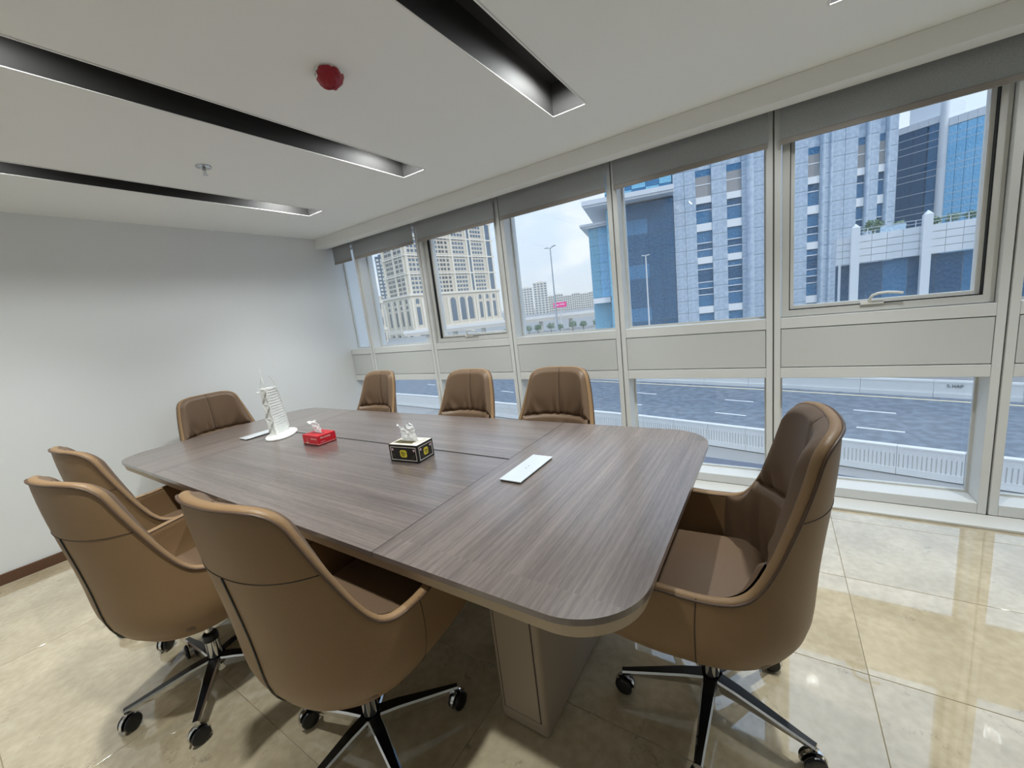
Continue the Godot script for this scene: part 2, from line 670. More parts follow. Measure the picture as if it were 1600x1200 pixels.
	for a in [[0.03, 0.024, 0.125, 0.078], [0.09, 0.022, 0.122, 0.082], [0.27, 0.014, 0.098, 0.078], [0.305, 0.013, 0.094, 0.076]]:
		var x: float = a[0]
		var hw: float = a[1]
		var t: float = a[2]
		var b: float = a[3]
		prof.append([Vector3(x, b, -hw * 0.7), Vector3(x, t - 0.006, -hw), Vector3(x, t, -hw + 0.005), Vector3(x, t, hw - 0.005), Vector3(x, t - 0.006, hw), Vector3(x, b, hw * 0.7)])
	for i in prof.size() - 1:
		for k in 6:
			var j := (k + 1) % 6
			quad(sp, prof[i][k], prof[i + 1][k], prof[i + 1][j], prof[i][j])
	for q in [prof[0], prof[prof.size() - 1]]:
		for k in range(1, 5):
			tri(sp, q[0], q[k], q[k + 1])
	cache["spoke"] = done(sp)
	var inl := begin()
	inl.set_smooth_group(-1)
	for i in prof.size() - 1:
		var lift_ := Vector3(0, 0.0012, 0)
		quad(inl, prof[i][2] + lift_, prof[i][3] + lift_, prof[i + 1][3] + lift_, prof[i + 1][2] + lift_)
		quad(inl, prof[i][2] + lift_, prof[i + 1][2] + lift_, prof[i + 1][2] - lift_, prof[i][2] - lift_)
		quad(inl, prof[i][3] + lift_, prof[i][3] - lift_, prof[i + 1][3] - lift_, prof[i + 1][3] + lift_)
	cache["inlay"] = done(inl)
	cache["wheel"] = lathe(PackedVector2Array([Vector2(0.0, 0.0085), Vector2(0.018, 0.0085), Vector2(0.027, 0.007), Vector2(0.031, 0.004), Vector2(0.032, 0.0), Vector2(0.031, -0.004), Vector2(0.027, -0.007), Vector2(0.0, -0.0085)]), 28)
	# chrome fork: a stem and a curved hood over the wheels
	var hood := begin()
	hood.set_smooth_group(-1)
	for i in 12:
		var a0 := deg_to_rad(-10.0 + 200.0 * i / 12.0)
		var a1 := deg_to_rad(-10.0 + 200.0 * (i + 1) / 12.0)
		for s in [[0.0335, 0.037]]:
			var p := [Vector3(cos(a0) * s[0], sin(a0) * s[0], 0), Vector3(cos(a1) * s[0], sin(a1) * s[0], 0), Vector3(cos(a1) * s[1], sin(a1) * s[1], 0), Vector3(cos(a0) * s[1], sin(a0) * s[1], 0)]
			var z := Vector3(0, 0, 0.006)
			quad(hood, p[0] + z, p[1] + z, p[2] + z, p[3] + z)
			quad(hood, p[3] - z, p[2] - z, p[1] - z, p[0] - z)
			quad(hood, p[3] + z, p[2] + z, p[2] - z, p[3] - z)
			quad(hood, p[0] - z, p[1] - z, p[1] + z, p[0] + z)
	add_box(hood, Vector3(-0.006, -0.008, -0.0045), Vector3(0.006, 0.036, 0.0045))
	add_box(hood, Vector3(-0.008, 0.034, -0.008), Vector3(0.008, 0.052, 0.008))
	cache["fork"] = done(hood)

func pillow_line() -> PackedVector3Array:
	var p := PackedVector3Array()
	for i in 25:
		var y := lerpf(PY + 0.004, 1.028, i / 24.0)
		var up := sqrt(clampf((1.033 - y) / 0.024, 0.0, 1.0))
		var low := sqrt(clampf((y - PY) / 0.03, 0.0, 1.0))
		p.append(inner_at(0.0, y, 0.022 + 0.034 * (0.1 + 0.9 * up) * (0.2 + 0.8 * low) + 0.014 * sin((y - PY) / (1.034 - PY) * PI) - 0.0062))
	return p

func chair(label: String, at: Vector3, turn_deg: float, base_deg: float, lift := 0.0) -> Node3D:
	var t := thing("office_chair", label, "chair", at, 0.0, "meeting chairs around the table")
	var ry := Vector3(0, deg_to_rad(turn_deg), 0)
	var q := Basis.from_euler(ry)
	var up := Vector3(0, lift, 0)
	part(t, "shell", cache["shell"], M.leather, up, ry)
	part(t, "underside", cache["underside"], M.leather, up, ry)
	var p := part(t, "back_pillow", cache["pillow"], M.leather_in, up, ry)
	part(p, "centre_seam", cache["pillow_seam"], M.seam)
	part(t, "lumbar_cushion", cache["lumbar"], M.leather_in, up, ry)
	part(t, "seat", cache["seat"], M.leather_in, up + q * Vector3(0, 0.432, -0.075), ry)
	part(t, "piping", cache["piping"], M.piping, up, ry)
	part(t, "piping", cache["piping_in"], M.piping, up, ry)
	part(t, "zip", cache["zip"], M.black, up, ry)
	part(t, "stitched_seam", cache["seam_h"], M.seam, up, ry)
	part(t, "stitched_seam", cache["seam_v1"], M.seam, up, ry)
	part(t, "stitched_seam", cache["seam_v-1"], M.seam, up, ry)
	part(t, "seat_mount", cache["mount"], M.black, up + Vector3(0, 0.318, 0), ry)
	part(t, "gas_lift", cache["lift"], M.chrome, up)
	part(t, "column", cache["sleeve"], M.chrome)
	part(t, "column_collar", cache["collar"], M.caster_black)
	for k in 5:
		var a := deg_to_rad(base_deg + 72.0 * k)
		var s := part(t, "spoke", cache["spoke"], M.chrome, Vector3.ZERO, Vector3(0, a, 0))
		part(s, "spoke_inlay", cache["inlay"], M.caster_black)
		var e := Basis(Vector3.UP, a) * Vector3(0.298, 0, 0)
		var swivel: float = a + [0.7, 2.2, 1.1, -0.4, 2.9][k]
		var cq := Basis(Vector3.UP, swivel)
		var f := part(t, "caster", cache["fork"], M.chrome, e + Vector3(0, 0.032, 0), Vector3(0, swivel, 0))
		for z in [-1.0, 1.0]:
			part(f, "wheel", cache["wheel"], M.caster_black, Vector3(0, 0, 0.016 * z), Vector3(PI / 2, 0, 0))
	return t

# ---------------------------------------------------------------- table
const TX0 := 0.588
const TX1 := 4.212
const TZ0 := 1.023
const TZ1 := 2.445

func table() -> void:
	var t := thing("conference_table", "long grey-brown wooden conference table with rounded corners and a beige underside", "table")
	var e := 0.0012
	var r := 0.20
	var sl := 1.386
	var sr := 3.390
	var y0 := TOP - 0.018
	# end boards: outline of the rounded end
	var full := rounded_rect(TX0, TZ0, TX1, TZ1, r, 16)
	var left := Geometry2D.intersect_polygons(full, rect2(TX0 - 1, TZ0 - 1, sl - e, TZ1 + 1))[0]
	var right := Geometry2D.intersect_polygons(full, rect2(sr + e, TZ0 - 1, TX1 + 1, TZ1 + 1))[0]
	part(t, "end_board", slab(left, y0, TOP, 0.85, true), M.wood)
	part(t, "end_board", slab(right, y0, TOP, 0.85, true), M.wood)
	part(t, "side_board", slab(rect2(sl + e, TZ0, sr - e, 1.626), y0, TOP, 0.85), M.wood)
	part(t, "side_board", slab(rect2(sl + e, 1.838 + e, sr - e, TZ1), y0, TOP, 0.85), M.wood)
	part(t, "cable_tray_lid", slab(rect2(sl + e, 1.6385, sr - e, 1.838), y0, TOP - 0.0005, 0.85), M.wood)
	part(t, "tray_gap", box(sr - sl - 0.004, 0.012, 0.0122), M.void, Vector3((sl + sr) / 2, TOP - 0.0075, 1.63225))
	# beige underframe, chamfered inwards
	var st := begin()
	st.set_smooth_group(-1)
	var a := rounded_rect(TX0 + 0.004, TZ0 + 0.004, TX1 - 0.004, TZ1 - 0.004, r - 0.004, 16)
	var b := rounded_rect(TX0 + 0.014, TZ0 + 0.014, TX1 - 0.014, TZ1 - 0.014, r - 0.014, 16)
	var n := a.size()
	var ya := y0 - 0.0005
	var yb := y0 - 0.042
	for i in n:
		var j := (i + 1) % n
		quad(st, Vector3(a[i].x, ya, a[i].y), Vector3(a[j].x, ya, a[j].y), Vector3(b[j].x, yb, b[j].y), Vector3(b[i].x, yb, b[i].y))
	for ids in [[a, ya, 1], [b, yb, -1]]:
		var poly: PackedVector2Array = ids[0]
		var tr := Geometry2D.triangulate_polygon(poly)
		for k in range(0, tr.size(), 3):
			for m in 3:
				var pnt := poly[tr[k + m]]
				st.add_vertex(Vector3(pnt.x, ids[1], pnt.y))
	part(t, "underframe", done(st), M.table_beige)
	# pedestals: slabs with a raised rim and a recessed face panel at both ends
	for x0 in [0.973, 3.632]:
		var ped := Node3D.new()
		ped.name = "pedestal"
		t.add_child(ped, true)
		var w := 0.195
		var z0 := 1.258
		var z1 := 2.212
		var hgt := yb - 0.004
		var body := begin()
		add_rbox(body, Vector3(x0 + w / 2, hgt / 2 + 0.002, (z0 + z1) / 2), Vector3(w, hgt, z1 - z0), 0.02, 2)
		part(ped, "body", body.commit(), M.pedestal)
		for s in [[z1, 1.0], [z0, -1.0]]:
			var zz: float = s[0] + s[1] * 0.0005
			part(ped, "face_groove", box(w - 0.044, hgt - 0.09, 0.002), M.groove, Vector3(x0 + w / 2, hgt / 2 + 0.018, zz))
			part(ped, "face_panel", rbox(w - 0.052, hgt - 0.098, 0.006, 0.002), M.pedestal, Vector3(x0 + w / 2, hgt / 2 + 0.018, zz))
	part(t, "cable_beam", rbox(2.44, 0.22, 0.12, 0.01), M.pedestal, Vector3(2.40, yb - 0.112, 1.735))
	# socket lids lying on the top
	for a2 in [[3.542, 1.715, "brushed aluminium socket lid on the table end nearest the right chair"], [1.204, 1.73, "brushed aluminium socket lid beside the white sail-shaped model"]]:
		var s := thing("socket_lid", a2[2], "socket cover", Vector3(a2[0], TOP, a2[1]), 0.0, "socket lids on the table")
		part(s, "frame", box(0.098, 0.006, 0.284), M.black, Vector3(0, 0.003, 0))
		part(s, "lid", rbox(0.106, 0.005, 0.292, 0.0015), M.aluminium, Vector3(0, 0.0085, 0))
		part(s, "screw", cyl(0.003, 0.001, 10), M.steel, Vector3(0.0, 0.0115, -0.012))
		part(s, "screw", cyl(0.003, 0.001, 10), M.steel, Vector3(0.0, 0.0115, 0.012))

func tissue(parent: Node3D, y: float, sx: float, hgt: float, seed_: int, lean: Vector3) -> void:
	var n := noise(seed_, 2.2, 2)
	var m := grid(28, 18, func(u: float, v: float) -> Vector3:
		var a := u * 2.0 - 1.0
		var wide := lerpf(sx * 0.5, sx * (0.42 - 0.10 * absf(sin(u * 4.0))), v)
		var fold := sin(a * 6.0 + n.get_noise_2d(u, v) * 3.0) * 0.012 * v + n.get_noise_2d(u * 2.0, v * 2.0) * 0.02 * v
		var top := 1.0 - 0.22 * absf(sin(u * 2.9 + 0.5)) * v
		return Vector3(a * wide, hgt * v * top, fold) + lean * v * v)
	part(parent, "tissue", m, M.tissue, Vector3(0, y, 0))

func table_things() -> void:
	# red tissue box
	var r := thing("tissue_box", "red cardboard tissue box with white print and a pulled tissue", "tissue box", Vector3(1.966, TOP, 1.735), 0.0, "tissue boxes on the table")
	var bx := 0.172
	var bz := 0.126
	var bh := 0.066
	part(r, "carton", rbox(bx, bh, bz, 0.002), M.red_card, Vector3(0, bh / 2, 0))
	part(r, "base_band", rbox(bx + 0.0008, 0.010, bz + 0.0008, 0.001), M.red_dark, Vector3(0, 0.0052, 0))
	part(r, "print_line", box(bx + 0.0012, 0.0012, bz + 0.0012), M.pale_print, Vector3(0, 0.0115, 0))
	part(r, "slot", rbox(0.11, 0.0012, 0.03, 0.0005), M.red_dark, Vector3(-0.005, bh + 0.0003, 0))
	part(r, "print", lettering("Abu Dome", 0.011, 0.0006), M.pale_print, Vector3(bx / 2 + 0.0003, 0.050, 0.01), Vector3(0, PI / 2, 0))
	part(r, "print", lettering("Abu Dome", 0.010, 0.0006), M.pale_print, Vector3(0.04, 0.045, bz / 2 + 0.0003))
	part(r, "print", box(0.03, 0.0025, 0.0006), M.pink_print, Vector3(bx / 2 + 0.0003, 0.024, 0.03), Vector3(0, PI / 2, 0))
	var spire := begin()
	spire.set_smooth_group(-1)
	for q in [[-0.012, 0.004, 0.006], [-0.006, 0.003, 0.010], [0.0, 0.0016, 0.036], [0.0, 0.004, 0.012], [0.007, 0.004, 0.008], [0.014, 0.003, 0.005], [-0.02, 0.003, 0.004]]:
		add_box(spire, Vector3(q[0] - q[1] / 2, 0, 0), Vector3(q[0] + q[1] / 2, q[2], 0.0006))
	part(r, "print", done(spire), M.pale_print, Vector3(-0.035, 0.0115, bz / 2))
	tissue(r, bh, 0.085, 0.085, 5, Vector3(-0.045, 0, 0.01))
	# black tissue box
	var k := thing("tissue_box", "black cardboard tissue box with yellow badges and white frames", "tissue box", Vector3(2.865, TOP, 1.765), deg_to_rad(6.0), "tissue boxes on the table")
	bx = 0.19
	bz = 0.125
	bh = 0.093
	part(k, "carton", rbox(bx, bh, bz, 0.0015), M.black_card, Vector3(0, bh / 2, 0))
	part(k, "top_print", box(bx - 0.006, 0.0008, bz - 0.006), M.pale_print, Vector3(0, bh + 0.0003, 0))
	part(k, "top_label", box(0.12, 0.0006, 0.05), M.olive_print, Vector3(-0.02, bh + 0.0009, 0.012))
	for i in 5:
		part(k, "top_label", box(0.02 + 0.01 * (i % 3), 0.0004, 0.003), M.ink, Vector3(0.062 + 0.004 * (i % 2), bh + 0.0008, -0.045 + 0.016 * i))
	for f in [[0.0, bx, bz / 2], [PI / 2, bz, bx / 2], [PI, bx, bz / 2], [-PI / 2, bz, bx / 2]]:
		var side := Node3D.new()
		side.name = "side_print"
		k.add_child(side, true)
		side.rotation.y = f[0]
		var w: float = f[1]
		var d: float = f[2] + 0.0003
		for s in [-1.0, 1.0]:
			part(side, "frame_line", box(w - 0.022, 0.0022, 0.0006), M.pale_print, Vector3(0, bh / 2 + s * (bh / 2 - 0.012), d))
			part(side, "frame_line", box(0.0022, bh - 0.024, 0.0006), M.pale_print, Vector3(s * (w / 2 - 0.012), bh / 2, d))
			part(side, "corner_flower", lathe(PackedVector2Array([Vector2(0, 0.0004), Vector2(0.007, 0.0004), Vector2(0.007, 0.0)]), 8), M.pink_print, Vector3(s * (w / 2 - 0.024), bh / 2 + 0.020, d), Vector3(PI / 2, 0, 0))
			for q in 3:
				part(side, "scroll", box(0.010, 0.0016, 0.0004), M.olive_print, Vector3(s * (w / 2 - 0.026 - 0.006 * q), bh / 2 - 0.006 - 0.008 * q, d), Vector3(0, 0, 0.6 * s + q))
		var badge := begin()
		badge.set_smooth_group(-1)
		var bw := 0.022 if w > 0.15 else 0.017
		add_box(badge, Vector3(-bw, -0.014, 0), Vector3(bw, 0.014, 0.0008))
		add_box(badge, Vector3(-bw * 0.75, -0.019, 0), Vector3(bw * 0.75, 0.019, 0.0008))
		part(side, "badge", done(badge), M.gold_print, Vector3(0, bh / 2, d))
		part(side, "badge_print", box(bw * 1.3, 0.0035, 0.0004), M.olive_print, Vector3(0, bh / 2 + 0.004, d + 0.0008), Vector3(0, 0, -0.15))
		part(side, "badge_print", box(bw * 0.4, 0.003, 0.0004), M.olive_print, Vector3(0, bh / 2 - 0.007, d + 0.0008))
	tissue(k, bh, 0.11, 0.105, 9, Vector3(-0.022, 0, 0.0))
	# white sail-shaped tower model: a trussed face, a louvred face with a curved outer edge, a mast
	var s := thing("tower_model", "white plastic model of a curved sail-shaped tower on an oval base", "ornament", Vector3(1.405, TOP, 1.70))
	var base := PackedVector2Array()
	for i in 40:
		var a := TAU * i / 40.0
		var e := Vector2(0.165 * cos(a), 0.098 * signf(sin(a)) * pow(absf(sin(a)), 0.85)).rotated(0.72)
		base.append(e + Vector2(0.018, 0.004))
	part(s, "base", slab(base, 0.0, 0.012, 1.0, false, 0.003), M.model_white)
	var pl := Vector3(-0.086, 0, 0.036)
	var pm := Vector3(0.029, 0, 0.041)
	var pr := Vector3(-0.050, 0, -0.084)
	var H := 0.345
	var g := func(y: float) -> float:
		return sqrt(clampf(1.0 - pow(y / 0.455, 2.1), 0.0, 1.0))
	var left_at := func(y: float) -> Vector3:
		return pm.lerp(pl, 0.62 + 0.38 * g.call(y * 0.8)) + Vector3(0, 0.012 + y, 0)
	var mid_at := func(y: float) -> Vector3:
		return pm.lerp(pl, 0.20 * y / H) + Vector3(0, 0.012 + y, 0)
	var right_at := func(y: float) -> Vector3:
		return pm.lerp(pr, g.call(y)) + Vector3(0, 0.012 + y, 0)
	var rt := grid(6, 30, func(u: float, v: float) -> Vector3: return mid_at.call(v * H).lerp(right_at.call(v * H), u))
	var lf := grid(6, 30, func(u: float, v: float) -> Vector3: return left_at.call(v * H).lerp(mid_at.call(v * H), u))
	var bk := grid(6, 30, func(u: float, v: float) -> Vector3: return right_at.call(v * H).lerp(left_at.call(v * H), u))
	part(s, "louvred_face", rt, M.model_white)
	part(s, "trussed_face", lf, M.model_white)
	part(s, "back_face", bk, M.model_white)
	part(s, "roof", grid(2, 2, func(u: float, v: float) -> Vector3: return mid_at.call(H).lerp(left_at.call(H).lerp(right_at.call(H), u), v)), M.model_white)
	for i in 17:
		var y := 0.014 + i * 0.020
		var a: Vector3 = mid_at.call(y)
		var b: Vector3 = right_at.call(y)
		part(s, "floor_band", tube(PackedVector3Array([a, a.lerp(b, 0.5) + Vector3(0.003, 0, 0), b]), 0.0032, 6), M.model_white)
	for i in 3:
		var y0 := 0.012 + i * 0.110
		var y1 := y0 + 0.050
		var y2 := y0 + 0.100
		var c: Vector3 = left_at.call(y1).lerp(mid_at.call(y1), 0.5) + Vector3(0, 0, 0.006)
		for q in [[left_at.call(y0), left_at.call(y2)], [mid_at.call(y0), mid_at.call(y2)]]:
			part(s, "truss", tube(PackedVector3Array([q[0] + Vector3(0, 0, 0.004), c, q[1] + Vector3(0, 0, 0.004)]), 0.0055, 6), M.model_white)
		part(s, "truss", tube(PackedVector3Array([left_at.call(y2 + 0.004) + Vector3(-0.004, 0, 0.004), mid_at.call(y2 + 0.004) + Vector3(0, 0, 0.004)]), 0.0045, 6), M.model_white)
	for f in [left_at, mid_at, right_at]:
		var pts := PackedVector3Array()
		for i in 21: pts.append(f.call(H * i / 20.0))
		part(s, "edge_rib", tube(pts, 0.0045, 6), M.model_white)
	var arc := PackedVector3Array()
	for i in 25:
		var y := lerpf(0.02, 0.43, i / 24.0)
		arc.append(pm.lerp(pr, g.call(y) * 1.10) + Vector3(0, 0.012 + y, 0))
	part(s, "outer_rib", tube(arc, 0.0030, 6), M.model_white)
	var mast := pm.lerp(pl, 0.45)
	part(s, "mast", tube(PackedVector3Array([mast + Vector3(0, 0.30, 0), mast + Vector3(0, 0.42, 0), mast + Vector3(0, 0.50, 0)]), 0.0030, 6), M.model_white)
	part(s, "crown", tube(PackedVector3Array([left_at.call(H), mast + Vector3(0, 0.44, 0), mid_at.call(H)]), 0.0028, 5), M.model_white)
	part(s, "deck", cyl(0.018, 0.005, 16), M.model_white, left_at.call(0.315) + Vector3(-0.012, 0, 0.01))

# ---------------------------------------------------------------- ceiling fittings
func slot_light(x0: float, x1: float, z0: float, z1: float, label: String, energy: float, lamps: Array) -> void:
	var t := thing("recessed_light_slot", label, "ceiling light", Vector3((x0 + x1) / 2, CEIL, 0), 0.0, "black recessed light slots in the ceiling")
	var w := x1 - x0
	var dep := 0.17
	var st := begin()
	var hw := w / 2
	add_box(st, Vector3(-hw - 0.008, 0.0, z0 - 0.008), Vector3(-hw, dep, z1 + 0.008))
	add_box(st, Vector3(hw, 0.0, z0 - 0.008), Vector3(hw + 0.008, dep, z1 + 0.008))
	add_box(st, Vector3(-hw, 0.0, z0 - 0.008), Vector3(hw, dep, z0))
	add_box(st, Vector3(-hw, 0.0, z1), Vector3(hw, dep, z1 + 0.008))
	add_box(st, Vector3(-hw - 0.008, dep, z0 - 0.008), Vector3(hw + 0.008, dep + 0.02, z1 + 0.008))
	part(t, "channel", done(st), M.slot_black)
	var ed := begin()
	for q in [[-hw - 0.008, -hw, z0 - 0.008, z1 + 0.008], [hw, hw + 0.008, z0 - 0.008, z1 + 0.008], [-hw, hw, z0 - 0.008, z0], [-hw, hw, z1, z1 + 0.008]]:
		add_box(ed, Vector3(q[0], -0.003, q[2]), Vector3(q[1], -0.0002, q[3]))
	part(t, "edge_trim", done(ed), M.slot_edge)
	for z in lamps:
		var lx := hw - 0.045
		var h := part(t, "lamp_housing", rbox(0.07, 0.03, 0.30, 0.004), M.black, Vector3(lx, dep - 0.016, z))
		for i in 4:
			part(h, "lamp_lens", cyl(0.020, 0.006, 16), M.lamp, Vector3(0, -0.017, (i - 1.5) * 0.068))
		# the beam, and the wide spill that washes the black side of the slot
		for q in [["lamp_beam", 50.0, 1.0, energy, 0.04], ["lamp_spill", 89.0, 0.25, energy * 0.26, 0.055]]:
			var l := SpotLight3D.new()
			l.name = q[0]
			l.light_color = Color(0.98, 1.0, 1.0)
			l.spot_angle = q[1]
			l.spot_angle_attenuation = q[2]
			l.light_energy = q[3]
			l.spot_range = 12.0
			l.spot_attenuation = 2.0
			l.light_size = q[4]
			l.shadow_enabled = true
			t.add_child(l, true)
			l.position = Vector3(lx, dep - 0.044, z)
			l.rotation = Vector3(-PI / 2, 0, 0)

func ceiling_things() -> void:
	var s := thing("smoke_detector", "red covered smoke detector with a small white tag on the ceiling", "smoke detector", Vector3(2.893, CEIL, 1.895))
	part(s, "base_ring", lathe(PackedVector2Array([Vector2(0, 0.0), Vector2(0.056, 0.0), Vector2(0.056, -0.010), Vector2(0.050, -0.014), Vector2(0, -0.014)]), 32), M.white_plastic)
	var n := noise(3, 1.1, 2)
	part(s, "red_cover", grid(32, 14, func(u: float, v: float) -> Vector3:
		var a := u * TAU
		var r := 0.058 * pow(cos(v * PI * 0.5), 0.45) * (1.0 + 0.16 * n.get_noise_2d(cos(a) * 1.2, sin(a) * 1.2 + v))
		r = maxf(r, 0.0)
		return Vector3(cos(a) * r, -0.006 - 0.058 * v * (1.0 + 0.15 * n.get_noise_2d(a, v * 2.0)), sin(a) * r)), M.red_cap)
	part(s, "tag", rbox(0.020, 0.022, 0.003, 0.001), M.white_plastic, Vector3(-0.012, -0.026, 0.056), Vector3(0.35, -0.2, 0.2))
	part(s, "tag", box(0.010, 0.003, 0.0008), M.ink, Vector3(-0.012, -0.026, 0.0580), Vector3(0.35, -0.2, 0.9))
	var p := thing("sprinkler", "small chrome fire sprinkler head with a deflector on the ceiling", "sprinkler", Vector3(1.565, CEIL, 1.871))
	part(p, "rosette", lathe(PackedVector2Array([Vector2(0, 0.0), Vector2(0.042, 0.0), Vector2(0.040, -0.006), Vector2(0.022, -0.009), Vector2(0.016, -0.004), Vector2(0, -0.004)]), 28), M.steel)
	part(p, "nozzle", cyl(0.009, 0.02, 14), M.steel, Vector3(0, -0.014, 0))
	for d in [-1.0, 1.0]:
		part(p, "arm", tube(PackedVector3Array([Vector3(0.008 * d, -0.02, 0), Vector3(0.014 * d, -0.032, 0), Vector3(0.002 * d, -0.046, 0)]), 0.002, 6), M.steel)
	part(p, "deflector", lathe(PackedVector2Array([Vector2(0, -0.046), Vector2(0.014, -0.047), Vector2(0.014, -0.049), Vector2(0, -0.050)]), 16), M.steel)

# ---------------------------------------------------------------- room
const MULL := [0.41, 1.42, 2.431, 3.446, 4.458, 5.473, 6.488]
const RX := 7.10      # right wall
const RZ := 4.60      # back wall
var SLOTS := [[0.878, 1.080], [2.141, 2.350], [3.393, 3.589], [4.650, 4.850], [5.905, 6.105]]
const SZ0 := 0.79
const SZ1 := 3.75

func room() -> void:
	# floor: grout bed and separate polished tiles
	var f := thing("floor", "polished beige marble tile floor", "", Vector3.ZERO, 0.0, "", "structure")
	part(f, "grout_bed", box(RX + 0.4, 0.12, RZ + 0.4), M.grout, Vector3(RX / 2, -0.0635, RZ / 2))
	var tw := 1.18
	var td := 0.59
	var k := 0
	var x := 4.755 - tw * 5
	while x < RX:
		var z := 0.283 - td
		while z < RZ:
			var x0 := maxf(x, -0.02) + 0.001
			var x1 := minf(x + tw, RX + 0.02) - 0.001
			var z0 := maxf(z, -0.02) + 0.001
			var z1 := minf(z + td, RZ + 0.02) - 0.001
			if x1 - x0 > 0.01 and z1 - z0 > 0.01:
				part(f, "tile", rbox(x1 - x0, 0.010, z1 - z0, 0.0012), M["tile%d" % (k % 4)], Vector3((x0 + x1) / 2, -0.005, (z0 + z1) / 2))
			k += 1
			z += td
		k += 1
		x += tw
	# walls
	single("wall_left", box(0.15, 2.95, RZ + 0.6), M.wall, "plain white painted wall at the end of the table", "", Vector3(-0.075, 1.35, RZ / 2), Vector3.ZERO, "structure")
	single("wall_right", box(0.15, 2.95, RZ + 0.6), M.wall, "plain white painted wall on the right side", "", Vector3(RX + 0.075, 1.35, RZ / 2), Vector3.ZERO, "structure")
	single("wall_back", box(RX + 0.3, 2.95, 0.15), M.wall, "plain white painted wall behind the viewer", "", Vector3(RX / 2, 1.35, RZ + 0.075), Vector3.ZERO, "structure")
	single("baseboard_left", rbox(0.014, 0.076, RZ - 0.16, 0.003), M.baseboard, "dark brown wooden skirting board along the white wall", "", Vector3(0.007, 0.038, 0.16 + (RZ - 0.16) / 2), Vector3.ZERO, "structure")
	single("baseboard_back", rbox(RX - 0.03, 0.076, 0.014, 0.003), M.baseboard, "dark brown wooden skirting board along the back wall", "", Vector3(RX / 2, 0.038, RZ - 0.007), Vector3.ZERO, "structure")
	single("baseboard_right", rbox(0.014, 0.076, RZ - 0.2, 0.003), M.baseboard, "dark brown wooden skirting board along the right wall", "", Vector3(RX - 0.007, 0.038, 0.17 + (RZ - 0.2) / 2), Vector3.ZERO, "structure")
	# ceiling with openings for the slots
	var st := begin()
	var y0 := CEIL
	var y1 := CEIL + 0.05
	var xs := [-0.15]
	for s in SLOTS:
		xs.append(s[0] - 0.0085)
		xs.append(s[1] + 0.0085)
	xs.append(RX + 0.15)
	for i in range(0, xs.size(), 2):
		add_box(st, Vector3(xs[i], y0, SZ0 - 0.0085), Vector3(xs[i + 1], y1, SZ1 + 0.0085))
	add_box(st, Vector3(-0.15, y0, 0.09), Vector3(RX + 0.15, y1, SZ0 - 0.0085))
	add_box(st, Vector3(-0.15, y0, SZ1 + 0.0085), Vector3(RX + 0.15, y1, RZ + 0.15))
	# solid roof above, closing the blind pocket too
	add_box(st, Vector3(-0.15, CEIL + 0.25, -0.3), Vector3(RX + 0.15, CEIL + 0.40, RZ + 0.15))
	single("ceiling", done(st), M.ceiling, "white plasterboard ceiling with recessed black light slots", "", Vector3.ZERO, Vector3.ZERO, "structure")
	single("trim_1", rbox(RX, 0.108, 0.1225, 0.003), M.pelmet, "cream dropped edge of the ceiling above the blinds", "", Vector3(RX / 2, 2.466, 0.15125), Vector3.ZERO, "structure")
	single("trim_2", rbox(RX, 0.016, 0.155, 0.004, 2), M.sill, "low white sill along the foot of the windows", "", Vector3(RX / 2, 0.008, 0.0775), Vector3.ZERO, "structure")
	# header above the windows and slab edge below
	single("wall_front", box(RX + 0.3, 0.42, 0.22), M.frame, "pale header above the window band, hidden behind the blinds", "", Vector3(RX / 2, 2.665, -0.11), Vector3.ZERO, "structure")
	windows()

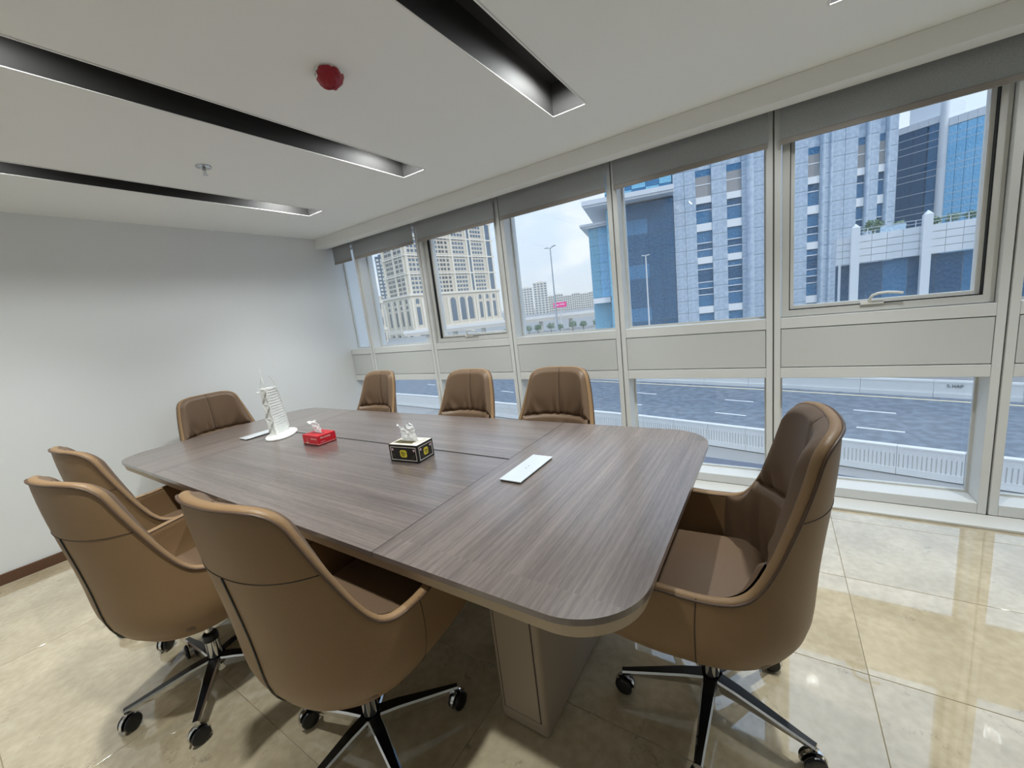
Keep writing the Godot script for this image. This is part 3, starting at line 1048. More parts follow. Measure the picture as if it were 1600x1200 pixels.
func windows() -> void:
	var ends := [0.0] + MULL + [RX]
	var yb := 0.016
	var yg0 := 0.080
	var yg1 := 0.8115
	var yp0 := 0.8817
	var yp1 := 1.1352
	var yu0 := 1.2056
	var yu1 := 2.47
	var dz := 0.20
	for i in ends.size() - 1:
		var first := i == 0
		var last := i == ends.size() - 2
		var a: float = ends[i] + (0.0 if first else 0.004)
		var b: float = ends[i + 1] - (0.0 if last else 0.004)
		var sash := i == 2 or i == 5
		var label: String = ["narrow window strip beside the white end wall", "fixed window second from the end wall, looking at the stone tower's grey side", "opening window with a handle looking at the ornate arched tower", "fixed window looking at the open sky and the tall street lamp", "fixed window looking at dark glass and a stone clad block", "large opening window with a lever handle at the right", "window cut by the right edge of the picture", "last window bay next to the right wall"][i]
		var t := thing("window_%d" % (i + 1), label, "", Vector3(0, 0, 0), 0.0, "", "structure")
		var ja := 0.036
		var jb := 0.036
		if first: ja = 0.0
		if last: jb = 0.012
		# jambs
		if not first:
			part(t, "jamb", rbox(ja, yu1 - yb, dz, 0.003), M.frame, Vector3(a + ja / 2, (yu1 + yb) / 2, -dz / 2))
		part(t, "jamb", rbox(jb, yu1 - yb, dz, 0.003), M.frame, Vector3(b - jb / 2, (yu1 + yb) / 2, -dz / 2))
		var x0 := a + ja
		var x1 := b - jb
		var w := x1 - x0
		var xm := (x0 + x1) / 2
		# rails
		for q in [["bottom_rail", yb, yg0], ["lower_transom", yg1, yp0 - 0.002], ["upper_transom", yp1 + 0.002, yu0]]:
			part(t, q[0], rbox(w - 0.0005, q[2] - q[1], dz, 0.003), M.frame, Vector3(xm, (q[1] + q[2]) / 2, -dz / 2 - 0.0005))
		part(t, "top_rail", rbox(w - 0.0005, 0.06, dz, 0.003), M.frame, Vector3(xm, yu1 - 0.03, -dz / 2 - 0.0005))
		part(t, "spandrel_backing", box(w, yp1 - yp0 + 0.01, 0.10), M.frame_groove, Vector3(xm, (yp0 + yp1) / 2, -0.08))
		part(t, "spandrel_panel", rbox(w - 0.006, yp1 - yp0 - 0.006, 0.02, 0.0015), M.panel, Vector3(xm, (yp0 + yp1) / 2, -0.0115))
		# lower pane
		var zf := -0.155
		frame_ring(t, "glazing_bead", x0, yg0, x1, yg1, zf - 0.012, zf + 0.012, 0.012, M.sash)
		part(t, "pane", box(w - 0.02, yg1 - yg0 - 0.02, 0.008), M.pane, Vector3(xm, (yg0 + yg1) / 2, zf))
		# upper pane
		if sash:
			var z1 := -0.035
			var z0 := -0.095
			frame_ring(t, "sash_frame", x0 + 0.004, yu0 + 0.004, x1 - 0.004, yu1 - 0.06, z0, z1, 0.040, M.sash)
			frame_ring(t, "gasket", x0 + 0.044, yu0 + 0.044, x1 - 0.044, yu1 - 0.10, z0 + 0.01, z1 - 0.006, 0.005, M.gasket)
			frame_ring(t, "glazing_bead", x0 + 0.049, yu0 + 0.049, x1 - 0.049, yu1 - 0.105, z0 - 0.03, z1 - 0.035, 0.020, M.white_plastic)
			part(t, "pane", box(w - 0.13, yu1 - yu0 - 0.18, 0.008), M.pane, Vector3(xm, (yu0 + yu1 - 0.06) / 2, z0 - 0.01))
			handle(t, Vector3(xm - 0.022, yu0 + 0.052, z1))
		else:
			zf = -0.125
			frame_ring(t, "glazing_bead", x0, yu0, x1, yu1 - 0.06, zf - 0.012, zf + 0.012, 0.012, M.sash)
			part(t, "pane", box(w - 0.02, yu1 - yu0 - 0.08, 0.008), M.pane, Vector3(xm, (yu0 + yu1 - 0.06) / 2, zf))
		if i > 0:
			part(t, "mullion_groove", box(0.010, yu1 - yb, 0.12), M.frame_groove, Vector3(ends[i], (yu1 + yb) / 2, -0.075))
	# roller blinds in front of the mullions
	for i in ends.size() - 1:
		var a: float = ends[i] + 0.030
		var b: float = ends[i + 1] - 0.030
		if i == 0: a = 0.05
		if i == ends.size() - 2: b = RX - 0.02
		var place: String = ["short blind against the white end wall", "blind above the second window from the end wall", "blind above the window with the ornate arched tower", "blind above the window with the street lamp and sky", "blind above the window with the stone clad block", "widest looking blind above the right window with the lever handle", "blind cut by the right edge of the picture", "blind in the last bay beside the right wall"][i]
		var t := thing("roller_blind", "dark grey fabric roller " + place, "blind", Vector3((a + b) / 2, 0, 0.035), 0.0, "grey roller blinds along the windows")
		part(t, "fabric", box(b - a, 0.33, 0.0012), M.blind, Vector3(0, 2.262 + 0.165, 0))
		part(t, "bottom_bar", rbox(b - a, 0.032, 0.012, 0.004, 2), M.blind_bar, Vector3(0, 2.246, 0))
		part(t, "roller", cyl(0.024, b - a - 0.01, 16), M.blind, Vector3(0, 2.59, -0.02), Vector3(0, 0, PI / 2))
		for s in [-1.0, 1.0]:
			part(t, "bracket", rbox(0.006, 0.18, 0.035, 0.001), M.bracket, Vector3(s * ((b - a) / 2 + 0.012), 2.525, 0.0))

func frame_ring(parent: Node, called: String, x0: float, y0: float, x1: float, y1: float, z0: float, z1: float, w: float, m: Material) -> void:
	var st := begin()
	st.set_smooth_group(-1)
	var o := [Vector2(x0, y0), Vector2(x1, y0), Vector2(x1, y1), Vector2(x0, y1)]
	var n := [Vector2(x0 + w, y0 + w), Vector2(x1 - w, y0 + w), Vector2(x1 - w, y1 - w), Vector2(x0 + w, y1 - w)]
	for i in 4:
		var j := (i + 1) % 4
		for z in [z1, z0]:
			var q := [Vector3(o[i].x, o[i].y, z), Vector3(o[j].x, o[j].y, z), Vector3(n[j].x, n[j].y, z), Vector3(n[i].x, n[i].y, z)]
			if z == z1: quad(st, q[3], q[2], q[1], q[0])
			else: quad(st, q[0], q[1], q[2], q[3])
		for e in [o, n]:
			var q := [Vector3(e[i].x, e[i].y, z0), Vector3(e[j].x, e[j].y, z0), Vector3(e[j].x, e[j].y, z1), Vector3(e[i].x, e[i].y, z1)]
			if e == o: quad(st, q[3], q[2], q[1], q[0])
			else: quad(st, q[0], q[1], q[2], q[3])
	part(parent, called, done(st), m)

func handle(parent: Node3D, at: Vector3) -> void:
	var h := part(parent, "handle", rbox(0.105, 0.020, 0.016, 0.004, 2), M.white_plastic, at + Vector3(0, 0.0, 0.008))
	part(h, "lever", tube(PackedVector3Array([Vector3(-0.012, 0.0, 0.0), Vector3(-0.012, 0.022, 0.018), Vector3(-0.004, 0.042, 0.034), Vector3(0.02, 0.052, 0.040), Vector3(0.06, 0.054, 0.042), Vector3(0.10, 0.048, 0.042), Vector3(0.125, 0.042, 0.042)]), 0.0075, 10), M.white_plastic)

# ---------------------------------------------------------------- outdoors
const ROAD := -7.55

func frame(called: String, label: String, category: String, o: Vector3, deg: float, group := "") -> Node3D:
	return thing(called, label, category, o, deg_to_rad(deg), group)

# box given by its limits in the building's own axes
func blk(parent: Node, called: String, m: Material, x0: float, x1: float, y0: float, y1: float, z0: float, z1: float) -> MeshInstance3D:
	return part(parent, called, box(x1 - x0, y1 - y0, z1 - z0), m, Vector3((x0 + x1) / 2, (y0 + y1) / 2, (z0 + z1) / 2))

func along(pts: PackedVector2Array, step: float) -> Array:
	# evenly spaced places [x, z, angle] along a polyline
	var out := []
	var left := 0.0
	for i in pts.size() - 1:
		var a := pts[i]
		var b := pts[i + 1]
		var l := a.distance_to(b)
		var d := (b - a) / l
		var s := left
		while s < l:
			var p := a + d * s
			out.append([p.x, p.y, atan2(-d.y, d.x)])
			s += step
		left = s - l
	return out

func road_and_barriers() -> void:
	single("ground", box(1600, 1.0, 1200), M.ground, "pale grey open ground beyond the road", "", Vector3(-250, ROAD - 0.56, -520), Vector3.ZERO, "structure")
	# road: asphalt between the two barriers
	var r := thing("road", "wide grey asphalt road with white lane dashes below the windows", "", Vector3.ZERO, 0.0, "", "structure")
	var near := PackedVector2Array([Vector2(-110, -34), Vector2(-60, -29.6), Vector2(-42, -28.2), Vector2(-30.5, -26.9), Vector2(-24.5, -26.2), Vector2(-15.8, -24.7), Vector2(-6.1, -23.2), Vector2(-3.1, -22.7), Vector2(4.1, -21.0), Vector2(9.9, -19.6), Vector2(11.9, -19.15), Vector2(45, -10.5)])
	var far := PackedVector2Array([Vector2(-120, -64), Vector2(-60, -51.5), Vector2(-30, -44.6), Vector2(-8.3, -40.0), Vector2(4.9, -37.0), Vector2(10.1, -35.5), Vector2(15.3, -34.0), Vector2(50, -23.5)])
	var poly := near.duplicate()
	for i in far.size():
		poly.append(far[far.size() - 1 - i] + Vector2(0, -0.3))
	part(r, "asphalt", slab(poly, ROAD - 0.05, ROAD), M.asphalt)
	var d := Vector2(0.966, 0.257)
	for q in [[Vector2(2.13, -32.15), 8.0], [Vector2(1.83, -28.25), 7.95]]:
		for k in range(-5, 4):
			var c: Vector2 = q[0] + d * (q[1] * k) + Vector2(0, 0.035 * k * k if k < 0 else 0.0)
			part(r, "lane_dash", box(2.05, 0.012, 0.16), M.road_white, Vector3(c.x, ROAD + 0.006, c.y), Vector3(0, -atan2(d.y, d.x), 0))
	for i in far.size() - 1:
		var a := far[i] + Vector2(0, 1.1)
		var b := far[i + 1] + Vector2(0, 1.1)
		part(r, "edge_line", box(a.distance_to(b), 0.012, 0.2), M.road_cream, Vector3((a.x + b.x) / 2, ROAD + 0.006, (a.y + b.y) / 2), Vector3(0, -atan2(b.y - a.y, b.x - a.x), 0))
	single("service_lane", slab(PackedVector2Array([Vector2(-60, -9.0), Vector2(-60, -26.0), Vector2(-15, -22.0), Vector2(1.57, -19.6), Vector2(6.9, -19.0), Vector2(10.84, -18.2), Vector2(40, -10.0)]), ROAD - 0.02, ROAD - 0.005), M.kerb_dark, "dark blue-grey lane between the building and the slotted barrier", "", Vector3.ZERO, Vector3.ZERO, "structure")
	# near barrier of slotted panels
	var pm := begin()
	var L := 1.985
	add_box(pm, Vector3(0, 0, -0.14), Vector3(L, 1.22, 0.06))
	add_box(pm, Vector3(0, 1.22, -0.17), Vector3(L, 1.29, 0.14))
	add_box(pm, Vector3(0, 0, 0.06), Vector3(L, 0.30, 0.14))
	add_box(pm, Vector3(0, 0.92, 0.06), Vector3(L, 1.22, 0.11))
	for k in 15:
		var x := L * k / 14.0
		add_box(pm, Vector3(maxf(x - 0.052, 0), 0.30, 0.06), Vector3(minf(x + 0.052, L), 0.92, 0.11))
	var panel := done(pm)
	var nb := thing("road_barrier", "white concrete road barrier of slotted panels on the near side of the road", "barrier")
	for p in along(near, 2.0):
		if p[0] < -75.0 or p[0] > 30.0: continue
		part(nb, "barrier_panel", panel, M.concrete, Vector3(p[0], ROAD, p[1]), Vector3(0, p[2], 0))
	var fp := begin()
	var F := 3.78
	add_box(fp, Vector3(0, 0, -0.15), Vector3(F, 0.30, 0.20))
	add_box(fp, Vector3(0, 0.30, -0.15), Vector3(F, 1.02, 0.10))
	add_box(fp, Vector3(0, 1.02, -0.18), Vector3(F, 1.10, 0.14))
	add_box(fp, Vector3(0, 1.10, -0.15), Vector3(F, 1.17, 0.09))
	var fpan := done(fp)
	var fb := thing("road_barrier", "plain white concrete barrier with small black lettering across the road", "barrier")
	for p in along(far, 3.8):
		if p[0] < -70.0 or p[0] > 40.0: continue
		part(fb, "barrier_panel", fpan, M.concrete, Vector3(p[0], ROAD, p[1]), Vector3(0, p[2], 0))
	part(fb, "lettering", lettering("5 HAP", 0.21, 0.02), M.ink, Vector3(14.45, ROAD + 0.80, -34.10), Vector3(0, deg_to_rad(-16.4), 0))

func facade_windows(t: Node3D, x0: float, x1: float, white_top := true) -> void:
	# one bay: panes, white transoms and spandrels between the stone piers
	var bands := [[-7.5, -1.65, [-5.5, -3.2]], [-0.80, 4.50, [0.67, 1.45, 2.23, 3.82]], [5.30, 8.40, [6.2, 7.0]], [9.30, 11.65, [10.85]]]
	for b in bands:
		var ys: Array = [b[0]] + b[2] + [b[1]]
		for i in ys.size() - 1:
			blk(t, "pane", M.glass_dark if i % 2 else M.glass_mid, x0, x1, ys[i] + 0.04, ys[i + 1] - 0.04, -0.5, -0.28)
			if i > 0:
				blk(t, "transom", M.spandrel, x0, x1, ys[i] - 0.05, ys[i] + 0.05, -0.4, -0.2)
		blk(t, "spandrel_panel", M.spandrel, x0, x1, b[1], {-1.65: -0.80, 4.50: 5.30, 8.40: 9.30, 11.65: 12.40}[b[1]], -0.4, -0.08)
	blk(t, "louvre_panel", M.louvre, x0, x1, 12.40, 13.75, -0.4, -0.22)
	blk(t, "transom", M.spandrel, x0, x1, 13.75, 13.85, -0.4, -0.18)
	blk(t, "louvre_panel", M.louvre, x0, x1, 13.85, 14.75, -0.4, -0.22)
	blk(t, "pane", M.glass_mid, x0, x1, 14.75, 15.5, -0.5, -0.25)
	blk(t, "stone_panel", M.stone, x0, x1, 15.5, 24.0, -0.4, -0.2)

func stone_building() -> void:
	var t := frame("stone_building", "pale grey stone clad tower with columns of dark windows", "building", Vector3(-0.84, 0, -54.62), 14.75)
	blk(t, "core", M.stone_joint, -5.45, 16.8, ROAD, 24.0, -14.0, -0.55)
	var bays := [[-2.87, -1.15], [0.52, 2.09], [6.85, 7.38], [8.75, 9.86], [13.33, 14.02], [15.22, 15.76]]
	var edge := -5.45
	var zones := []
	for b in bays:
		zones.append([edge, b[0]])
		edge = b[1]
		facade_windows(t, b[0], b[1])
	zones.append([edge, 16.8])
	# stone panels of the piers, in courses, as far down as the view reaches
	for z in zones:
		var w: float = z[1] - z[0]
		var n := maxi(1, roundi(w / 1.15))
		blk(t, "plinth", M.stone, z[0], z[1], ROAD, -3.0, -0.55, 0.0)
		for i in n:
			for j in 14:
				var y0 := -3.0 + j * 1.55
				blk(t, "stone_panel", M.stone, z[0] + w * i / n + 0.018, z[0] + w * (i + 1) / n - 0.018, y0 + 0.018, y0 + 1.532, -0.55, 0.0)
	blk(t, "parapet", M.stone, -5.45, 16.8, 18.7, 24.0, -0.55, 0.0)
	for p in [[2.55, 3.35], [9.98, 10.34], [10.78, 11.05], [14.05, 14.40], [15.85, 16.15]]:
		part(t, "pilaster", cyl((p[1] - p[0]) / 2, 24.0 - ROAD, 20), M.stone, Vector3((p[0] + p[1]) / 2, (24.0 + ROAD) / 2, 0.05))

func glass_building() -> void:
	var t := frame("glass_building", "blue glass office block with thin projecting roof ledges", "building", Vector3(-0.84, 0, -54.62), 14.75)
	blk(t, "core", M.glass_dark, -13.6, -5.5, ROAD, 13.0, -12.0, 0.15)
	var cols := [-13.68, -12.0, -10.3, -8.6, -7.0, -5.52]
	for j in 11:
		var y0 := ROAD + j * 1.86
		for i in 5:
			var m: Material = M.glass_dark
			if i == 0: m = M.glass_teal
			elif i <= 2 and j % 3 == 0: m = M.glass_mid
			blk(t, "pane", m, cols[i] + 0.02, cols[i + 1] - 0.02, y0 + 0.02, y0 + 1.84, 0.15, 0.28)
	blk(t, "roof_ledge", M.spandrel, -16.2, -5.5, 13.15, 13.40, -12.0, 2.4)
	blk(t, "roof_ledge", M.cladding, -16.4, -5.5, 13.40, 13.95, -12.0, 2.6)
	for j in 3:
		for i in 5:
			blk(t, "pane", M.glass_teal if (i + j) % 2 else M.glass_mid, cols[i] + 0.02, cols[i + 1] - 0.02, 13.97 + j * 0.9, 14.83 + j * 0.9, -0.4, -0.1)
	blk(t, "upper_core", M.glass_mid, -13.6, -5.5, 13.95, 22.0, -11.0, -0.4)
	# side wing set back, paler glass
	blk(t, "side_wing", M.glass_teal, -16.3, -13.75, ROAD, 11.3, -10.0, -1.9)
	for j in 8:
		for i in 2:
			blk(t, "pane", M.glass_teal if i == 0 else M.glass_blue, -16.3 + i * 1.26, -15.08 + i * 1.26, 1.9 + j * 1.17, 3.02 + j * 1.17, -1.9, -1.78)
	blk(t, "wing_ledge", M.cladding, -17.3, -13.75, 11.45, 11.75, -10.0, -0.6)
	blk(t, "wing_ledge", M.spandrel, -17.0, -13.75, 11.25, 11.45, -10.0, -0.9)
	blk(t, "canopy_box", M.spandrel, -16.1, -13.8, 1.1, 1.8, -1.9, -0.3)

func dark_tower() -> void:
	var t := frame("glass_tower", "dark blue glass tower striped by thin white lines", "building", Vector3(18.52, 0, -70.53), -28.1)
	blk(t, "core", M.glass_dark, -1.12, 2.6, ROAD, 17.5, -9.0, -0.15)
	var ys := [6.0, 7.6, 8.4, 9.99, 11.62, 12.38, 13.31, 14.92, 15.72, 16.64, 17.5]
	for i in ys.size() - 1:
		for x in [[-1.05, 0.28], [0.32, 1.56], [1.70, 2.55]]:
			blk(t, "pane", M.glass_dark if x[0] < 1.6 else M.glass_mid, x[0], x[1], ys[i] + 0.03, ys[i + 1] - 0.03, -0.15, 0.0 if x[0] < 1.6 else -0.05)
		blk(t, "white_line", M.metal_line, -1.1, 2.6, ys[i] - 0.03, ys[i] + 0.03, -0.2, 0.04)
	for i in 4:
		blk(t, "parapet_panel", M.cladding, -1.12 + i * 0.93, -0.21 + i * 0.93, 17.5, 18.25, -9.0, 0.06)
	blk(t, "corner_strip", M.metal_line, -1.18, -1.06, ROAD, 17.6, -0.3, 0.08)
	blk(t, "upper_block", M.spandrel, -0.6, 2.4, 18.25, 21.0, -9.0, -1.5)

func blue_tower() -> void:
	var t := frame("glass_tower", "bright sky-blue glass tower with a white parapet and round corner column", "building", Vector3(18.52, 0, -70.53), -28.1)
	blk(t, "core", M.glass_blue, 3.42, 12.0, ROAD, 16.6, -9.0, 0.2)
	var ys := [6.6, 7.5, 8.3, 9.2, 10.0, 11.77, 12.47, 13.31, 14.91, 15.74, 16.65]
	var x := 3.46
	for i in 11:
		for j in ys.size() - 1:
			blk(t, "pane", M.glass_blue, x + 0.02, x + 0.73, ys[j] + 0.03, ys[j + 1] - 0.03, 0.2, 0.34)
			if i == 0:
				blk(t, "white_line", M.metal_line, 3.46, 12.0, ys[j] - 0.028, ys[j] + 0.028, 0.2, 0.36)
		blk(t, "parapet_panel", M.cladding, x + 0.01, x + 0.74, 16.68, 17.55, -1.0, 0.38)
		x += 0.75
	part(t, "corner_column", cyl(0.40, 22.0 - 5.0, 24), M.cladding, Vector3(3.06, 13.5, 0.3))

func podium() -> void:
	var t := frame("podium_building", "white panelled terrace block on square pillars over dark glass", "building", Vector3(13.79, 0, -43.95), 0.0)
	blk(t, "core", M.cladding, -4.70, 12.0, 2.10, 4.34, -2.4, -0.1)
	var cols := [-4.74, -4.30, -3.35, -2.38, -1.40, -0.42, 0.56, 1.18, 2.08, 3.05, 4.0, 5.0, 6.0, 7.0]
	for i in cols.size() - 1:
		for j in 4:
			var y0 := 2.09 + j * 0.575
			blk(t, "white_panel", M.cladding, cols[i] + 0.012, cols[i + 1] - 0.012, y0 + 0.02, y0 + 0.555, -0.1, 0.02 + 0.01 * j)
	for p in [[-3.80, -3.22, 5.05], [0.63, 1.18, 5.2], [5.2, 5.76, 5.2]]:
		var c: float = (p[0] + p[1]) / 2
		blk(t, "pillar", M.cladding, p[0], p[1], ROAD, p[2], 0.06, 0.62)
		part(t, "pillar_cap", cyl(0.395, 0.32, 4, 0.02), M.cladding, Vector3(c, p[2] + 0.16, 0.34), Vector3(0, PI / 4, 0))
	blk(t, "slim_post", M.cladding, -4.55, -4.38, ROAD, 2.1, -0.2, 0.0)
	for i in 8:
		var x0 := -4.7 + i * 1.6
		for j in 3:
			blk(t, "pane", [M.glass_dark, M.glass_mid, M.glass_dark][(i + j) % 3], x0 + 0.02, x0 + 1.58, ROAD + j * 3.2 + 0.02, ROAD + j * 3.2 + 3.18, -0.9, -0.6)
	blk(t, "terrace_rail", M.metal_line, -4.6, 12.0, 4.92, 4.96, -0.6, -0.56)
	blk(t, "terrace_rail", M.metal_line, -4.6, 12.0, 4.66, 4.69, -0.6, -0.57)
	for i in 12:
		blk(t, "rail_post", M.metal_line, -4.6 + i * 1.0, -4.56 + i * 1.0, 4.34, 4.96, -0.6, -0.56)
	blk(t, "glass_screen", M.glass_pale, -1.80, -0.20, 4.40, 4.86, -0.45, -0.40)
	var n := 0
	for p in [[-2.1, 4.34, 0.75], [-0.5, 4.34, 0.5], [1.7, 4.34, 0.45], [2.75, 4.34, 0.48], [3.8, 4.34, 0.45]]:
		n += 1
		var where := "beside the glass screen on the terrace, %s" % ["the taller bush", "the smaller bush behind it"][n - 1] if n <= 2 else "on the terrace right of the big pillar, %s of three" % ["left", "middle", "right"][n - 3]
		bush("terrace_shrub", "green shrub " + where, Vector3(13.79 + p[0], p[1], -43.95 - 1.4), p[2], n, "shrubs on the white terrace")

func bush(called: String, label: String, at: Vector3, r: float, seed_: int, group: String) -> void:
	var t := thing(called, label, "shrub", at, 0.0, group)
	part(t, "foliage", leafy(r, r * 0.8, seed_), M.leaf if seed_ % 2 else M.leaf_pale, Vector3(0, r * 0.95, 0))
	part(t, "stem", cyl(r * 0.07, r * 0.8, 8), M.bark, Vector3(0, r * 0.4, 0))

func leafy(r: float, h: float, seed_: int) -> ArrayMesh:
	# many small leaf blades scattered over a lumpy crown
	var rng := RandomNumberGenerator.new()
	rng.seed = seed_ * 77 + 5
	var n := noise(seed_, 0.9, 3)
	var st := begin()
	st.set_smooth_group(-1)
	for i in 420:
		var d := Vector3(rng.randf_range(-1, 1), rng.randf_range(-0.7, 1), rng.randf_range(-1, 1)).normalized()
		var k := (0.55 + 0.45 * rng.randf()) * (1.0 + 0.5 * n.get_noise_3d(d.x * 2, d.y * 2, d.z * 2))
		var p := Vector3(d.x * r, d.y * h, d.z * r) * k
		var a := Vector3(rng.randf_range(-1, 1), rng.randf_range(-1, 1), rng.randf_range(-1, 1)).normalized()
		var b := a.cross(d).normalized()
		var s := r * rng.randf_range(0.10, 0.2)
		quad(st, p - a * s, p + b * s * 0.6, p + a * s, p - b * s * 0.6)
	return done(st)

func tree(label: String, at: Vector3, hgt: float, r: float, seed_: int) -> void:
	var t := thing("tree", label, "tree", at, 0.0, "trees below the flyover")
	part(t, "crown", leafy(r, r * 0.85, seed_), M.leaf if seed_ % 2 else M.leaf_pale, Vector3(0, hgt - r * 0.7, 0))
	part(t, "trunk", cyl(r * 0.09, hgt - r * 0.6, 8, r * 0.06), M.bark, Vector3(0, (hgt - r * 0.6) / 2, 0))

func windows_stuff(t: Node3D, m: Material, list: Array) -> void:
	# far windows only a few pixels across, joined
	var st := begin()
	for q in list:
		add_box(st, q[0], q[1])
	var o := part(t, "window_rows", done(st), m)
	o.set_meta("kind", "stuff")

func arch_window(t: Node3D, x: float, w: float, y0: float, y1: float, z: float, m: Material) -> void:
	var p := PackedVector2Array([Vector2(x - w / 2, y0), Vector2(x + w / 2, y0)])
	for i in 11:
		var a := PI * i / 10.0
		p.append(Vector2(x + cos(a) * w / 2, y1 - w / 2 + sin(a) * w / 2))
	var st := begin()
	st.set_smooth_group(-1)
	var tr := Geometry2D.triangulate_polygon(p)
	for i in range(0, tr.size(), 3):
		tri(st, Vector3(p[tr[i]].x, p[tr[i]].y, z), Vector3(p[tr[i + 1]].x, p[tr[i + 1]].y, z), Vector3(p[tr[i + 2]].x, p[tr[i + 2]].y, z))
	for i in p.size():
		var a := p[i]
		var b := p[(i + 1) % p.size()]
		quad(st, Vector3(a.x, a.y, z), Vector3(b.x, b.y, z), Vector3(b.x, b.y, z - 0.6), Vector3(a.x, a.y, z - 0.6))
	part(t, "arched_window", done(st), m)

func ornate_tower() -> void:
	var t := frame("ornate_tower", "tall cream stone tower with banded floors over an arcaded base", "building", Vector3(-188.81, 0, -181.81), 79.6)
	blk(t, "podium", M.old_stone, 0.0, 80.5, ROAD - 8.0, 18.0, -43.0, 0.0)
	blk(t, "tower", M.old_stone, 1.0, 79.3, 18.0, 90.0, -29.0, -1.0)
	for y in [18.0, 31.5, 43.0, 54.6, 66.2, 77.8]:
		blk(t, "cornice", M.old_stone_light, 0.3 if y > 19 else -0.8, 79.9 if y > 19 else 81.3, y, y + (0.9 if y > 19 else 1.4), -29.6 if y > 19 else -43.6, -0.2 if y > 19 else 0.9)
	blk(t, "ledge", M.old_stone_light, -0.5, 81.0, -5.4, -2.6, -43.5, 0.7)
	# piers on both faces
	for x in [2.0, 14.5, 18.0, 39.0, 53.5, 57.0, 72.0, 78.0]:
		blk(t, "pier", M.old_stone_light, x - 0.7, x + 0.7, 18.0, 90.0, -1.0, -0.3)
	for x in [1.2, 8.5, 15.8, 23.0, 29.5, 38.9, 46.1, 53.5, 56.0, 63.4, 70.5, 77.5]:
		blk(t, "pier", M.old_stone_light, x - 0.75, x + 0.75, -2.6, 16.0, 0.0, 0.7)
	for z in [-3.0, -14.0, -26.5]:
		blk(t, "pier", M.old_stone_light, 0.3, 1.0, 18.0, 90.0, z - 0.6, z + 0.6)
	for z in [-1.0, -8.5, -15.5, -22.5, -32.0, -41.0]:
		blk(t, "pier", M.old_stone_light, -0.7, 0.0, ROAD, 16.0, z - 0.7, z + 0.7)
	for q in [[34.15, 4.6], [42.5, 4.6], [49.8, 4.6]]:
		arch_window(t, q[0], q[1], -0.6, 15.4, 0.12, M.city_glass)
		blk(t, "opening", M.far_window, q[0] - 2.4, q[0] + 2.4, ROAD - 6, -6.5, 0.0, 0.15)
	for x in [5.0, 12.0, 19.5, 59.9, 67.2, 74.0]:
		arch_window(t, x, 2.6, 12.9, 16.2, 0.12, M.city_glass)
		blk(t, "opening", M.city_glass, x - 1.4, x + 1.4, -0.6, 10.9, 0.0, 0.12)
		blk(t, "opening", M.far_window, x - 1.6, x + 1.6, ROAD - 6, -6.5, 0.0, 0.15)
	for z in [-5.0, -12.0, -19.0, -27.0, -36.5]:
		blk(t, "opening", M.far_window, -0.12, 0.0, -0.6, 8.8, z - 1.0, z + 1.0)
		blk(t, "opening", M.far_window, -0.12, 0.0, 10.2, 12.2, z - 1.0, z + 1.0)
		blk(t, "opening", M.far_window, -0.12, 0.0, 13.6, 16.2, z - 1.0, z + 1.0)
		blk(t, "opening", M.far_window, -0.12, 0.0, ROAD - 6, -6.4, z - 1.4, z + 1.4)
	var dark := []
	var pale := []
	for j in 24:
		var y := 19.4 + j * 2.885
		if y > 86.0: break
		for x in [4.5, 7.2, 10.2, 12.6, 21.0, 23.6, 26.2, 29.2, 31.8, 35.0, 41.6, 44.2, 47.0, 49.6, 59.5, 62.1, 64.7, 67.4, 75.0]:
			var dk: bool = x > 28.0 and x < 36.0
			(dark if dk else pale).append([Vector3(x - 0.95, y, -1.02), Vector3(x + 0.95, y + 1.75, -0.9)])
		for z in [-5.2, -7.2, -10.4, -12.2, -17.0, -19.0, -21.4, -23.4]:
			dark.append([Vector3(0.88, y, z - 0.75), Vector3(1.02, y + 1.8, z + 0.75)])
	windows_stuff(t, M.far_window, dark)
	windows_stuff(t, M.city_glass, pale)
	blk(t, "glazed_shaft", M.city_glass, 14.6, 17.8, 18.5, 88.0, -1.0, -0.7)
	blk(t, "glazed_shaft", M.city_glass, 53.9, 56.6, 18.5, 88.0, -1.0, -0.7)
	blk(t, "glazed_shaft", M.city_glass, 72.9, 77.2, 18.5, 88.0, -1.0, -0.8)

func far_block(called: String, label: String, at: Vector3, deg: float, w: float, h: float, dep: float, m: Material, wm: Material, rows: int, cols: int, group := "distant city blocks") -> Node3D:
	var t := frame(called, label, "building", at, deg, group)
	blk(t, "body", m, -w / 2, w / 2, 0.0, h, -dep, 0.0)
	blk(t, "roof_edge", m, -w / 2 - w * 0.015, w / 2 + w * 0.015, h, h + h * 0.02, -dep, w * 0.01)
	blk(t, "roof_hut", m, -w * 0.2, w * 0.15, h, h * 1.05, -dep * 0.6, -dep * 0.2)
	var list := []
	for i in cols:
		for j in rows:
			var x := -w / 2 + w * (i + 0.2) / cols
			var y := h * (j + 0.25) / rows
			list.append([Vector3(x, y, 0.0), Vector3(x + w * 0.6 / cols, y + h * 0.5 / rows, w * 0.004)])
	windows_stuff(t, wm, list)
	return t

